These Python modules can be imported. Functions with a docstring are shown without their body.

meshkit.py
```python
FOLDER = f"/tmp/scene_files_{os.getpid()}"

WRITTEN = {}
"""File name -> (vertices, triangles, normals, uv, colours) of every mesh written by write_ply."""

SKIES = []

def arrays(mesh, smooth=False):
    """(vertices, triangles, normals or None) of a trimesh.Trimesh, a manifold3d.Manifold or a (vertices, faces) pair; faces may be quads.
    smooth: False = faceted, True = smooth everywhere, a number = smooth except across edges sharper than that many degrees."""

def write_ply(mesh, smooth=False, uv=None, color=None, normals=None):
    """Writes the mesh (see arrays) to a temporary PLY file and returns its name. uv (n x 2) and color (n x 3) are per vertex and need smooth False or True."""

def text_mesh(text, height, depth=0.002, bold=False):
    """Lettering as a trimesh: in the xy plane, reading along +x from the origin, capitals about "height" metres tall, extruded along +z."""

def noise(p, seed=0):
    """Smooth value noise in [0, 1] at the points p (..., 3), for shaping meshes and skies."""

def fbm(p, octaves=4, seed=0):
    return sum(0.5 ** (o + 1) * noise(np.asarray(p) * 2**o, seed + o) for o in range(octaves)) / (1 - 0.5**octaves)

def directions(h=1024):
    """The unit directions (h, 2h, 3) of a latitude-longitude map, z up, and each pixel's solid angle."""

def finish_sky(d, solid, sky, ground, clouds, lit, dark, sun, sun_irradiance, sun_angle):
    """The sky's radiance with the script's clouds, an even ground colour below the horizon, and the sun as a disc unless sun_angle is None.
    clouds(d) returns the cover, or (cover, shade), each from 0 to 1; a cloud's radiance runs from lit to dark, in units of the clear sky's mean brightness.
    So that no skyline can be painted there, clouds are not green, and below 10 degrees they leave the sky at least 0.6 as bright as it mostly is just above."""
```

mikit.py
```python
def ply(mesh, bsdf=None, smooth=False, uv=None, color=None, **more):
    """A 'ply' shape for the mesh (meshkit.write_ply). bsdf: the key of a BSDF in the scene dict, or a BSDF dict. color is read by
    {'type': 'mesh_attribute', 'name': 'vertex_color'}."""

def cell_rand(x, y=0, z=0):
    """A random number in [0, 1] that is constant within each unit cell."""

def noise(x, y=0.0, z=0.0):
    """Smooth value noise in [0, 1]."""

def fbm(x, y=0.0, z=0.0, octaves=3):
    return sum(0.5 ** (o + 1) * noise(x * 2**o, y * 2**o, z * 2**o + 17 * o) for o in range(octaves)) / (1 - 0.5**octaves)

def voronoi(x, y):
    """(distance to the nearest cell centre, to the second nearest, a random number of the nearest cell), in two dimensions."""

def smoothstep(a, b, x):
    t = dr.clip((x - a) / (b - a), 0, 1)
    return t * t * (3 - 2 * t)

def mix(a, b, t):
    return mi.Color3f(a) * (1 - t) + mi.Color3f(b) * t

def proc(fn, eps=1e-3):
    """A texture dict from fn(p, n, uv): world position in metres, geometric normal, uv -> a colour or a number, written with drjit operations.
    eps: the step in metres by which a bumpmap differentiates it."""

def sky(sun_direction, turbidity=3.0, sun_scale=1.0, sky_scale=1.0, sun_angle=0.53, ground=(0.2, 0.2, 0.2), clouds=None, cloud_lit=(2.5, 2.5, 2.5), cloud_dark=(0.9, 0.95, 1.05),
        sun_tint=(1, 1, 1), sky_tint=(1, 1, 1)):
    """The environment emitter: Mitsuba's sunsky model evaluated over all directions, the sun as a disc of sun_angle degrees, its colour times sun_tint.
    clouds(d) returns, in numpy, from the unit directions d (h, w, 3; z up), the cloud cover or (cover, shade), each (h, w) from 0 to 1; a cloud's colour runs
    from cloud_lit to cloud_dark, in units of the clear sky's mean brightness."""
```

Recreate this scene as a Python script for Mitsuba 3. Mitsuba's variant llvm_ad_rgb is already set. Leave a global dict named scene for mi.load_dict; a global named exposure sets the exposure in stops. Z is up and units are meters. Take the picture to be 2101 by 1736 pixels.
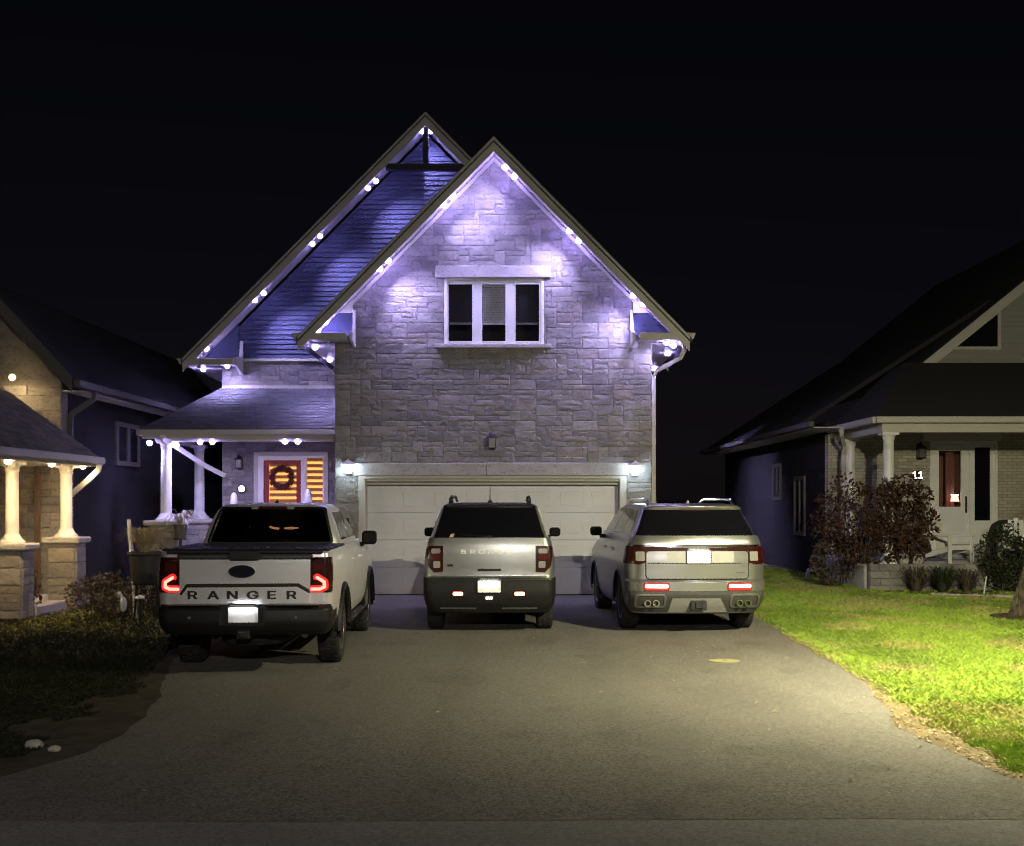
import math, random
import numpy as np
import trimesh, shapely
import shapely.geometry as sg
from shapely import affinity
import manifold3d as m3
from scipy.interpolate import PchipInterpolator
import drjit as dr
import mitsuba as mi
import mikit, meshkit
from mikit import proc, noise, fbm, voronoi, smoothstep, mix, cell_rand

rng = np.random.default_rng(7)
random.seed(7)
T = mi.ScalarTransform4f
scene, labels = {}, {}

# ------------------------------------------------------------------ camera, sky, street light, exposure
EYE, FOCAL = 1.85, 2577.0 / 2101.0            # eye height, focal length in picture widths
scene['camera'] = {'type': 'perspective', 'fov': math.degrees(2 * math.atan(0.5 / FOCAL)), 'fov_axis': 'x',
                   'near_clip': 0.1, 'far_clip': 2000.0,
                   'principal_point_offset_x': 0.0, 'principal_point_offset_y': -(1030.0 - 868.0) / 1736.0,
                   'to_world': T().look_at(origin=[0, 0, EYE], target=[0, 10, EYE], up=[0, 0, 1])}
exposure = 9.0                                 # a night exposure: every lamp and the sky below are given in display units times GAIN
GAIN = 2.0 ** -exposure
sky = mikit.sky([0.2, -0.9, 0.5], turbidity=3, sun_scale=0.0, sky_scale=0.028 * GAIN, sky_tint=(1.25, 0.76, 0.86), ground=(0.05, 0.05, 0.05))
sky['sampling_weight'] = 1.5
scene['night_sky'] = sky
LAMP = np.array([4.95, 10.8, 4.2])            # lantern of the lamp post on the lawn, right of the frame
LAMP_AIM, LAMP_POWER, LAMP_COLOR = np.array([6.0, 12.5, 0.0]), 430.0, np.array([1.0, 0.92, 0.55])
LAMP2, LAMP2_POWER, LAMP2_COLOR = np.array([2.2, -10.0, 6.5]), 340.0, np.array([1.0, 0.93, 0.82])   # street lamp across the road, behind the viewer
LED = np.array([0.54, 0.47, 1.0])             # the violet-white soffit lights
WARM = np.array([1.0, 0.68, 0.30])

# ------------------------------------------------------------------ bookkeeping
_n = {}
def numbered(name):
    k = _n.get(name, 0)
    _n[name] = k + 1
    return name if k == 0 else f'{name}_{k:03d}'

def put(name, mesh, mat, parent=None, smooth=False, **more):
    key = numbered(f'{parent}__{name}' if parent else name)
    scene[key] = mikit.ply(mesh, mat, smooth=smooth, **more)
    return key

def thing(name, label, cat, group=None):
    key = numbered(name)
    labels[key] = {'label': label, 'category': cat}
    if group: labels[key]['group'] = group
    return key

def part(name, parent):
    return numbered(f'{parent}__{name}')

def struct(name, mesh, mat, smooth=False, kind='structure', label=None):
    key = put(name, mesh, mat, None, smooth)
    labels[key] = {'kind': kind}
    if label: labels[key]['label'] = label
    return key

# ------------------------------------------------------------------ mesh helpers
def M(*parts):
    return trimesh.util.concatenate([p for p in parts if p is not None])

def box(x0, x1, y0, y1, z0, z1, b=0.0):
    if b <= 0:
        m = trimesh.creation.box(extents=[x1 - x0, y1 - y0, z1 - z0])
        m.apply_translation([(x0 + x1) / 2, (y0 + y1) / 2, (z0 + z1) / 2])
        return m
    p = []
    for sx in (0, 1):
        for sy in (0, 1):
            for sz in (0, 1):
                c = np.array([(x0, x1)[sx], (y0, y1)[sy], (z0, z1)[sz]])
                d = np.array([b if sx == 0 else -b, b if sy == 0 else -b, b if sz == 0 else -b])
                for k in range(3):
                    q = c + d
                    q[k] = c[k]
                    p.append(q)
    return trimesh.convex.convex_hull(np.array(p))

def xz_prism(poly, y0, y1):
    """Polygon(s) given in (x, z), extruded from y0 to y1."""
    poly = poly if hasattr(poly, 'geom_type') else sg.Polygon(poly)
    ms = []
    for g in getattr(poly, 'geoms', [poly]):
        if g.is_empty or g.geom_type != 'Polygon' or g.area < 1e-7: continue
        m = trimesh.creation.extrude_polygon(g, y1 - y0, engine='earcut')
        v = m.vertices
        m.vertices = np.stack([v[:, 0], y1 - v[:, 2], v[:, 1]], 1)
        ms.append(m)
    return M(*ms)

def yz_prism(poly, x0, x1):
    poly = poly if hasattr(poly, 'geom_type') else sg.Polygon(poly)
    m = trimesh.creation.extrude_polygon(poly, x1 - x0, engine='earcut')
    v = m.vertices
    m.vertices = np.stack([x0 + v[:, 2], v[:, 0], v[:, 1]], 1)
    return m

def xy_prism(poly, z0, z1):
    poly = poly if hasattr(poly, 'geom_type') else sg.Polygon(poly)
    m = trimesh.creation.extrude_polygon(poly, z1 - z0, engine='earcut')
    m.apply_translation([0, 0, z0])
    return m

def tube(pts, r, n=10):
    p = np.asarray(pts, float)
    r = np.broadcast_to(r, (len(p),))
    t = np.gradient(p, axis=0)
    t /= np.linalg.norm(t, axis=1, keepdims=True) + 1e-12
    ref = np.array([0, 0, 1.0]) if abs(t[:, 2]).mean() < 0.85 else np.array([1.0, 0, 0])
    a = np.cross(t, ref); a /= np.linalg.norm(a, axis=1, keepdims=True) + 1e-12
    b = np.cross(t, a)
    ang = np.arange(n) * 2 * np.pi / n
    v = p[:, None] + r[:, None, None] * (np.cos(ang)[None, :, None] * a[:, None] + np.sin(ang)[None, :, None] * b[:, None])
    return loft(list(v))

def rect_tube(pts, w, d):
    """A flat-sided pipe: w across, d deep."""
    p = np.asarray(pts, float)
    t = np.gradient(p, axis=0); t /= np.linalg.norm(t, axis=1, keepdims=True)
    b = np.array([0, 1.0, 0]); b = np.broadcast_to(b, t.shape)
    a = np.cross(t, b); a /= np.linalg.norm(a, axis=1, keepdims=True) + 1e-12
    rings = [np.array([p[i] + a[i] * sx * w / 2 + b[i] * sy * d / 2 for sx, sy in ((-1, -1), (1, -1), (1, 1), (-1, 1))]) for i in range(len(p))]
    return loft(rings)

def loft(rings, closed=True):
    n, k = len(rings[0]), len(rings)
    v = np.vstack(rings + ([[np.mean(rings[0], 0)], [np.mean(rings[-1], 0)]] if closed else []))
    f = []
    for i in range(k - 1):
        for j in range(n):
            a, b, c, d = i * n + j, i * n + (j + 1) % n, (i + 1) * n + (j + 1) % n, (i + 1) * n + j
            f += [[a, b, c], [a, c, d]]
    if closed:
        for j in range(n):
            f += [[k * n, (j + 1) % n, j], [k * n + 1, (k - 1) * n + j, (k - 1) * n + (j + 1) % n]]
    m = trimesh.Trimesh(v, f, process=False)
    if closed and m.volume < 0: m.invert()
    return m

def lathe(profile, c=(0, 0, 0), n=24, axis='z'):
    """profile: (radius, height) pairs."""
    ang = np.arange(n) * 2 * np.pi / n
    rings = []
    for r, h in profile:
        x, y, z = np.cos(ang) * r, np.sin(ang) * r, np.full(n, float(h))
        rings.append(np.stack([x, y, z], 1) if axis == 'z' else np.stack([z, x, y], 1) if axis == 'x' else np.stack([y, z, x], 1))
    m = loft(rings)
    m.apply_translation(c)
    return m

def ball(c, r, sub=2):
    m = trimesh.creation.icosphere(subdivisions=sub, radius=1.0)
    m.vertices *= np.broadcast_to(r, 3)
    m.apply_translation(c)
    return m

def words(text, height, x, y, z, depth=0.006, sx=1.0, center=False, bold=False):
    """Lettering that reads along +x and faces -y, its foot at height z."""
    m = meshkit.text_mesh(text, height, depth, bold)
    v = m.vertices
    m.vertices = np.stack([v[:, 0] * sx, -v[:, 2], v[:, 1]], 1)
    if center: m.apply_translation([-(m.bounds[0][0] + m.bounds[1][0]) / 2, 0, 0])
    m.apply_translation([x, y, z])
    return m

def man(m):
    return m3.Manifold(m3.Mesh(np.asarray(m.vertices, np.float32), np.asarray(m.faces, np.uint32)))

def tri(mn):
    q = mn.to_mesh()
    return trimesh.Trimesh(np.array(q.vert_properties[:, :3]), np.array(q.tri_verts), process=False)

def X(u, Y): return (u - 1050.5) * Y / 2577.0          # metres from pixels of the 2101-wide picture at depth Y
def Z(v, Y): return EYE - (v - 1030.0) * Y / 2577.0

def ground_z(y):
    return 0.1 * np.clip((np.asarray(y, float) - 14.0) / 9.4, 0, 1)

# ------------------------------------------------------------------ materials
def mat(key, d):
    scene['mat_' + key] = d
    return 'mat_' + key

def rgb(c): return {'type': 'rgb', 'value': [float(x) for x in np.broadcast_to(c, 3)]}
def two(d): return {'type': 'twosided', 'bsdf': d}
def plain(key, c, rough=0.6, metal=0.0, spec=0.4, coat=0.0):
    return mat(key, two({'type': 'principled', 'base_color': rgb(c), 'roughness': rough, 'metallic': metal, 'specular': spec, 'clearcoat': coat, 'clearcoat_gloss': 0.92}))
def tex(key, fn, rough=0.8, bump=None, scale=0.01, eps=2e-3, spec=0.3):
    b = {'type': 'principled', 'base_color': proc(fn), 'roughness': rough, 'specular': spec}
    if bump is not None:
        b = {'type': 'bumpmap', 'arbitrary': proc(bump, eps), 'scale': scale, 'bsdf': b}
    return mat(key, two(b))
def glow(key, c):
    return {'type': 'area', 'radiance': rgb(np.asarray(c, float) * GAIN)}

def stone_bump(p, n, uv):
    return fbm(p.x * 22, p.y * 22, p.z * 22, 4) + 0.5 * noise(p.x * 90, p.y * 90, p.z * 90)
def stone_color(a, b):
    def fn(p, n, uv):
        t = fbm(p.x * 5 + a[0] * 50, p.y * 5, p.z * 7, 4)
        s = smoothstep(0.62, 0.78, noise(p.x * 30, p.y * 30, p.z * 30))
        return mix(a, b, smoothstep(0.25, 0.75, t)) * (1 - 0.25 * s)
    return fn
STONES = [tex(f'stone_{i}', stone_color(a, b), 0.9, stone_bump, 0.007) for i, (a, b) in enumerate([
    ((.215, .205, .20), (.275, .26, .25)), ((.185, .176, .174), (.24, .228, .222)), ((.25, .24, .232), (.31, .295, .285)),
    ((.215, .195, .18), (.28, .255, .235)), ((.165, .157, .158), (.22, .207, .206))])]
MORTAR = tex('mortar', stone_color((.18, .172, .168), (.225, .215, .21)), 0.95, stone_bump, 0.006)
CAST = tex('cast_stone', stone_color((.36, .345, .335), (.43, .415, .40)), 0.85, stone_bump, 0.003)
CREAM = tex('cream_trim', lambda p, n, uv: mix((.44, .42, .37), (.50, .48, .43), fbm(p.x * 3, p.y * 3, p.z * 3)) , 0.55, spec=0.4)
SOFFIT = plain('soffit_white', (.58, .56, .55), 0.5)
WHITE = tex('white_paint', lambda p, n, uv: mix((.68, .68, .67), (.76, .76, .75), fbm(p.x * 4, p.y * 4, p.z * 4)), 0.45, spec=0.5)
def sid(p, n, uv):
    return mix((.046, .053, .108), (.056, .064, .126), fbm(p.x * 1.5, p.y * 3, p.z * 9, 2))
SIDING = tex('blue_siding', sid, 0.75)
TIMBER = plain('dark_timber', (.03, .032, .045), 0.7)
def shingle_c(p, n, uv):
    r = cell_rand(dr.floor(p.x * 6.0), dr.floor(p.z * 16.0), dr.floor(p.y * 3))
    g = noise(p.x * 120, p.y * 120, p.z * 120)
    return mix((.055, .055, .065), (.105, .105, .12), 0.6 * r + 0.4 * g)
SHINGLE = tex('shingle', shingle_c, 0.92, lambda p, n, uv: noise(p.x * 150, p.y * 150, p.z * 150), 0.004)
def shingle_w(p, n, uv):
    r = cell_rand(dr.floor(p.y * 5.0), dr.floor(p.z * 14.0), 3)
    g = noise(p.x * 120, p.y * 120, p.z * 120)
    return mix((.085, .08, .075), (.19, .17, .15), 0.6 * r + 0.4 * g)
SHINGLE_W = tex('shingle_brown', shingle_w, 0.92, lambda p, n, uv: noise(p.x * 150, p.y * 150, p.z * 150), 0.004)
SHINGLE_D = tex('shingle_dark', lambda p, n, uv: mix((.018, .018, .020), (.038, .038, .040), noise(p.x * 90, p.y * 90, p.z * 90)), 0.95)
def asphalt_c(p, n, uv):
    big = fbm(p.x * 0.45, p.y * 0.3, 3.0, 4)
    g1 = noise(p.x * 55, p.y * 55, 1.0); g2 = noise(p.x * 150, p.y * 150, 2.0)
    v = 0.106 + 0.045 * (big - 0.5) + 0.065 * (g1 - 0.5) + 0.07 * (g2 - 0.5)
    stain = smoothstep(0.6, 0.8, fbm(p.x * 0.9 + 11, p.y * 0.5, 5.0, 3))
    drip = smoothstep(0.74, 0.86, noise(p.x * 2.3 + 3, p.y * 1.6, 21.0))
    light = smoothstep(0.84, 0.95, noise(p.x * 42 + 5, p.y * 42, 7.0))
    track = dr.exp(-dr.square((p.x + 0.55 + 0.10 * noise(p.y * 0.4, 1.0, 3.0)) / 0.16)) + dr.exp(-dr.square((p.x - 0.95 + 0.10 * noise(p.y * 0.4, 2.0, 3.0)) / 0.16)) + dr.exp(-dr.square((p.x + 2.2) / 0.15))
    w = 0.35 * (fbm(p.x * 1.6, p.y * 1.6, 9.0, 3) - 0.5)
    d1, d2, _ = voronoi(p.x * 0.42 + w + 4.3, p.y * 0.30 + w)
    crack = smoothstep(0.016, 0.004, d2 - d1) * smoothstep(0.50, 0.62, noise(p.x * 0.7, p.y * 0.5, 33.0))
    v = v * (1 - 0.12 * stain) * (1 - 0.14 * drip) * (1 - 0.07 * track) * (1 - 0.16 * crack) + 0.05 * light
    v = dr.maximum(v, 0.02)
    return mi.Color3f(v * 1.03, v * 0.97, v * 0.88)
def asphalt_b(p, n, uv):
    return noise(p.x * 70, p.y * 70, 0.0) + 0.6 * noise(p.x * 190, p.y * 190, 4.0)
ASPHALT = tex('driveway_asphalt', asphalt_c, 0.9, asphalt_b, 0.006, 1.5e-3, 0.3)
def road_c(p, n, uv):
    g1 = noise(p.x * 55, p.y * 55, 11.0); g2 = noise(p.x * 150, p.y * 150, 12.0)
    v = 0.150 + 0.04 * (fbm(p.x * 0.6, p.y * 0.9, 8.0, 3) - 0.5) + 0.06 * (g1 - 0.5) + 0.05 * (g2 - 0.5)
    return mi.Color3f(v, v * 0.98, v * 0.93)
ROAD = tex('road_asphalt', road_c, 0.9, asphalt_b, 0.006, 1.5e-3, 0.3)
def soil_c(p, n, uv):
    t = fbm(p.x * 4, p.y * 4, p.z * 4, 4)
    return mix((.07, .085, .02), (.14, .14, .045), t)
SOIL = tex('lawn_soil', soil_c, 0.95, lambda p, n, uv: fbm(p.x * 25, p.y * 25, p.z * 25, 3), 0.02)
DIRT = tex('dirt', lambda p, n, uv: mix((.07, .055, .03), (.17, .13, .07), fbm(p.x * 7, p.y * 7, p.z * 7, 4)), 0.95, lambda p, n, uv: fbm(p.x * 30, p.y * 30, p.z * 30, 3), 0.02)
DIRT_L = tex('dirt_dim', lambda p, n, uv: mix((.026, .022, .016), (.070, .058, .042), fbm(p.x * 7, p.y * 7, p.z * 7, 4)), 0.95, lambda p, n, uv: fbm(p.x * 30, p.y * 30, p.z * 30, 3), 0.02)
DARK_DIRT = tex('mulch', lambda p, n, uv: mix((.025, .018, .013), (.07, .05, .036), fbm(p.x * 14, p.y * 14, p.z * 14, 3)), 0.95, lambda p, n, uv: fbm(p.x * 40, p.y * 40, p.z * 40, 3), 0.03)
def leafm(key, fn):
    return mat(key, two({'type': 'principled', 'base_color': proc(fn), 'roughness': 0.7, 'specular': 0.25}))
def grass_c(p, n, uv):
    c = mix((.16, .26, .028), (.33, .44, .06), noise(p.x * 30, p.y * 30, 0.0))
    big = fbm(p.x * 0.9, p.y * 0.55, 6.0, 3)
    c = mix(c, mix((.06, .115, .016), (.13, .19, .03), noise(p.x * 40, p.y * 40, 2.0)), 0.55 * smoothstep(0.52, 0.36, big))
    dry = smoothstep(0.50, 0.66, fbm(p.x * 1.4 + 7, p.y * 1.0, 2.0, 3)) * smoothstep(0.15, 0.6, noise(p.x * 45, p.y * 45, 5.0))
    return mix(c, (.38, .32, .13), 0.75 * dry)
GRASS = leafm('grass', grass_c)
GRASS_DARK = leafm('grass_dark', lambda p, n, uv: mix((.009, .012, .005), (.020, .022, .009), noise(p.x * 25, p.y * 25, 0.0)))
STRAW = leafm('straw', lambda p, n, uv: mix((.26, .21, .12), (.42, .36, .22), noise(p.x * 40, p.y * 40, p.z * 40)))
REDLEAF = leafm('red_leaf', lambda p, n, uv: mix((.032, .014, .009), (.080, .040, .022), noise(p.x * 16, p.y * 16, p.z * 16)))
DRYLEAF = leafm('dry_leaf', lambda p, n, uv: mix((.045, .034, .025), (.10, .078, .056), noise(p.x * 16, p.y * 16, p.z * 16)))
GREENLEAF = leafm('green_leaf', lambda p, n, uv: mix((.016, .024, .011), (.036, .046, .02), noise(p.x * 16, p.y * 16, p.z * 16)))
PALELEAF = leafm('pale_leaf', lambda p, n, uv: mix((.42, .40, .36), (.58, .55, .50), noise(p.x * 12, p.y * 12, p.z * 12)))
BARK = tex('bark', lambda p, n, uv: mix((.03, .025, .017), (.10, .083, .055), smoothstep(0.3, 0.7, fbm(p.x * 34, p.y * 34, p.z * 7, 4))), 0.95, lambda p, n, uv: fbm(p.x * 40, p.y * 40, p.z * 8, 3), 0.05)
TAUPE = plain('taupe_trim', (.10, .095, .09), 0.6)
BLACK = plain('black_metal', (.015, .015, .017), 0.4, 0.0, 0.5)
PLASTIC = plain('black_plastic', (.011, .011, .012), 0.5, 0.0, 0.4)
GREYPL = plain('grey_plastic', (.10, .10, .105), 0.5)
RUBBER = tex('rubber', lambda p, n, uv: mix((.017, .017, .018), (.035, .034, .033), noise(p.x * 20, p.y * 20, p.z * 20)), 0.85)
ALLOY = plain('alloy', (.45, .45, .46), 0.3, 0.9)
CHROME = plain('chrome', (.75, .75, .76), 0.12, 1.0)
def paint(key, c, rough=0.34, metal=0.35):
    return mat(key, two({'type': 'principled', 'base_color': proc(lambda p, n, uv: mi.Color3f(*[float(x) for x in c]) * (0.93 + 0.1 * fbm(p.x * 5, p.y * 5, p.z * 5))), 'roughness': rough, 'metallic': metal, 'specular': 0.5, 'clearcoat': 0.8, 'clearcoat_gloss': 0.95}))
SILVER = paint('silver_paint', (.88, .87, .91), .32, .60)
SAGE = paint('sage_paint', (.36, .365, .36), 0.30, 0.8)
PEWTER = paint('pewter_paint', (.43, .43, .44), .27, .85)
GLASSDARK = plain('tinted_glass', (.006, .006, .009), 0.06, 0.0, 0.5)
REDLENS = plain('red_lens', (.075, .005, .004), 0.12, 0.0, 0.5, 0.5)
DARKRED = plain('dark_red_lens', (.028, .003, .003), 0.15, 0.0, 0.5, 0.5)
CLEARLENS = plain('clear_lens', (.62, .60, .58), 0.12, 0.6)
PLATE = plain('plate_white', (.85, .85, .85), 0.35)
RED = plain('red_door', (.26, .026, .032), 0.4)
LOUVER = plain('louver', (.42, .20, .06), 0.6)
CURTAIN = plain('curtain', (.20, .08, .065), 0.9)
BLIND = plain('blind', (.42, .42, .42), 0.6)
ROOMDARK = plain('room_dark', (.03, .03, .035), 0.9)
PANE = mat('pane', {'type': 'thindielectric', 'int_ior': 1.5})
TINTPANE = mat('tinted_pane', {'type': 'thindielectric', 'int_ior': 1.5, 'specular_transmittance': rgb((.30, .30, .32))})
YELLOW = plain('yellow_marking', (.20, .185, .09), 0.85)
ROCK = tex('rock', stone_color((.36, .33, .29), (.52, .48, .43)), 0.9, stone_bump, 0.02)
def brick_c(p, n, uv):
    a = dr.select(dr.abs(n.x) > 0.7, p.y, p.x)
    row = dr.floor(p.z / 0.075)
    a = a + 0.11 * (row - 2 * dr.floor(row / 2))
    fx = a / 0.22 - dr.floor(a / 0.22); fz = p.z / 0.075 - row
    joint = dr.maximum(smoothstep(0.05, 0.02, dr.minimum(fx, 1 - fx)), smoothstep(0.14, 0.05, dr.minimum(fz, 1 - fz)))
    r = cell_rand(dr.floor(a / 0.22), row, 5)
    return mix(mix((.34, .315, .255), (.46, .425, .35), r), (.24, .225, .19), joint)
BRICK = tex('far_brick', brick_c, 0.9)
PALESID = tex('pale_siding', lambda p, n, uv: mix((.23, .23, .21), (.27, .27, .245), smoothstep(0.0, 0.2, p.z * 8 - dr.floor(p.z * 8))), 0.7)
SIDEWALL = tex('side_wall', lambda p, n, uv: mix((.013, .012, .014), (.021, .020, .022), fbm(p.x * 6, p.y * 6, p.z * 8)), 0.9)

# ------------------------------------------------------------------ ground
def sheet(x0, x1, ys, dz, nx=2):
    ys = np.asarray(ys, float); xs = np.linspace(x0, x1, nx)
    v = np.array([[x, y, ground_z(y) + dz] for y in ys for x in xs]); f = []
    for i in range(len(ys) - 1):
        for j in range(nx - 1):
            a = i * nx + j
            f += [[a, a + 1, a + nx + 1], [a, a + nx + 1, a + nx]]
    return trimesh.Trimesh(v, f, process=False)

def ribbon(left, right, ys, dz):
    ys = np.asarray(ys, float)
    l, r = np.interp(ys, *zip(*left)), np.interp(ys, *zip(*right))
    v, f, nx = [], [], 9
    for y, a, b in zip(ys, l, r):
        for t in np.linspace(0, 1, nx): v.append([a + (b - a) * t, y, ground_z(y) + dz])
    for i in range(len(ys) - 1):
        for j in range(nx - 1):
            a = i * nx + j
            f += [[a, a + 1, a + nx + 1], [a, a + nx + 1, a + nx]]
    return trimesh.Trimesh(np.array(v), f, process=False)

struct('ground', sheet(-260, 260, [-60, 0, 7, 14, 16, 18, 20, 22, 23.4, 30, 60, 400], -0.03), SOIL)
def seam(x):
    x = np.asarray(x, float)
    return 7.33 + 0.035 * np.sin(x * 1.1) + 0.05 * (meshkit.fbm(np.stack([x * 2.5, x * 0, x * 0], -1), 4) - 0.5) * 2
xs = np.linspace(-40, 40, 321)
rv = np.vstack([[[x, -6.0, -0.0065] for x in xs], [[x, 7.7, -0.0065] for x in xs]])
nx = len(xs)
struct('road', trimesh.Trimesh(rv, [t for j in range(nx - 1) for t in ([j, j + 1, nx + j + 1], [j, nx + j + 1, nx + j])], process=False), ROAD)
LEFT = [(7.2, -5.4), (7.8, -4.1), (8.44, -3.5), (9.35, -3.15), (10.5, -3.2), (11.9, -3.4), (14.7, -4.05), (18, -4.2), (24.5, -4.2)]
RIGHT = [(7.2, 4.6), (7.7, 3.75), (8.29, 3.42), (9.0, 3.34), (9.8, 3.24), (10.5, 3.22), (11.1, 3.42), (13.06, 3.67), (14.6, 3.72), (17.7, 3.78), (24.5, 3.8)]
def wob(e, s):
    ys = np.arange(e[0][0], e[-1][0], 0.06)
    b = np.interp(ys, *zip(*e))
    return list(zip(ys, b + 0.06 * (meshkit.fbm(np.stack([ys * 2.2, ys * 0 + s, ys * 0], 1), 4) - 0.5) * 2))
LEFT_W, RIGHT_W = wob(LEFT, 3), wob(RIGHT, 9)
ys_d = np.arange(7.22, 24.3, 0.06)
dm = ribbon(LEFT_W, RIGHT_W, ys_d, -0.004)
v = dm.vertices.copy(); near = v[:, 1] < 7.5
v[near, 1] = np.maximum(v[near, 1], seam(v[near, 0]))
dm.vertices = v
struct('driveway', dm, ASPHALT)
# dry dirt edge strips along the drive
def edge_strip(edge, w0, w1, sgn, seed):
    ys = np.arange(7.4, 17.5, 0.08)
    b = np.interp(ys, *zip(*edge))
    wv = (w0 + (w1 - w0) * np.exp(-((ys - 10.2) / 1.5) ** 2)) * (0.7 + 0.9 * meshkit.fbm(np.stack([ys * 1.7, ys * 0 + seed, ys * 0], 1), 3))
    l, r = (b - 0.05, b + wv) if sgn > 0 else (b - wv, b + 0.05)
    return ribbon(list(zip(ys, l)), list(zip(ys, r)), ys, -0.002)
struct('dirt_edge', edge_strip(RIGHT_W, 0.07, 0.36, 1, 4), DIRT)
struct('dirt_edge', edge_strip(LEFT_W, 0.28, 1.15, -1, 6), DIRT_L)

def blades(n, xlim, ylim, inside, h, w, seed, z=None, power=1.6):
    """Grass blades as thin bent triangles, thinning out with distance."""
    r = np.random.default_rng(seed)
    u = r.random(n)
    a, b = ylim[0] ** (1 - power), ylim[1] ** (1 - power)
    y = (a + (b - a) * u) ** (1 / (1 - power))
    lo, hi = xlim
    x = lo(y) + (hi(y) - lo(y)) * r.random(n)
    keep = inside(x, y); x, y = x[keep], y[keep]; n = len(x)
    g = ground_z(y) - 0.01 if z is None else z(x, y)
    patch = meshkit.fbm(np.stack([x * 1.3, y * 1.3, x * 0], 1), 3)
    hh = h * (0.45 + 0.9 * r.random(n)) * (0.6 + 0.9 * patch)
    ang = r.random(n) * 2 * np.pi
    wv = w * (0.7 + 0.7 * r.random(n)) * np.clip(y / 11.0, 0.8, 2.4)
    dx, dy = np.cos(ang), np.sin(ang)
    la = r.random(n) * 2 * np.pi; lean = hh * (0.4 + 1.3 * r.random(n))
    p0 = np.stack([x - dx * wv / 2, y - dy * wv / 2, g], 1); p1 = np.stack([x + dx * wv / 2, y + dy * wv / 2, g], 1)
    p2 = np.stack([x + np.cos(la) * lean * .35 + dx * wv * .35, y + np.sin(la) * lean * .35 + dy * wv * .35, g + hh * .62], 1)
    p3 = np.stack([x + np.cos(la) * lean, y + np.sin(la) * lean, g + hh], 1)
    v = np.stack([p0, p1, p2, p3], 1).reshape(-1, 3)
    i = np.arange(n) * 4
    f = np.concatenate([np.stack([i, i + 1, i + 2], 1), np.stack([i, i + 2, i + 3], 1)])
    return trimesh.Trimesh(v, f, process=False)

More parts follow.
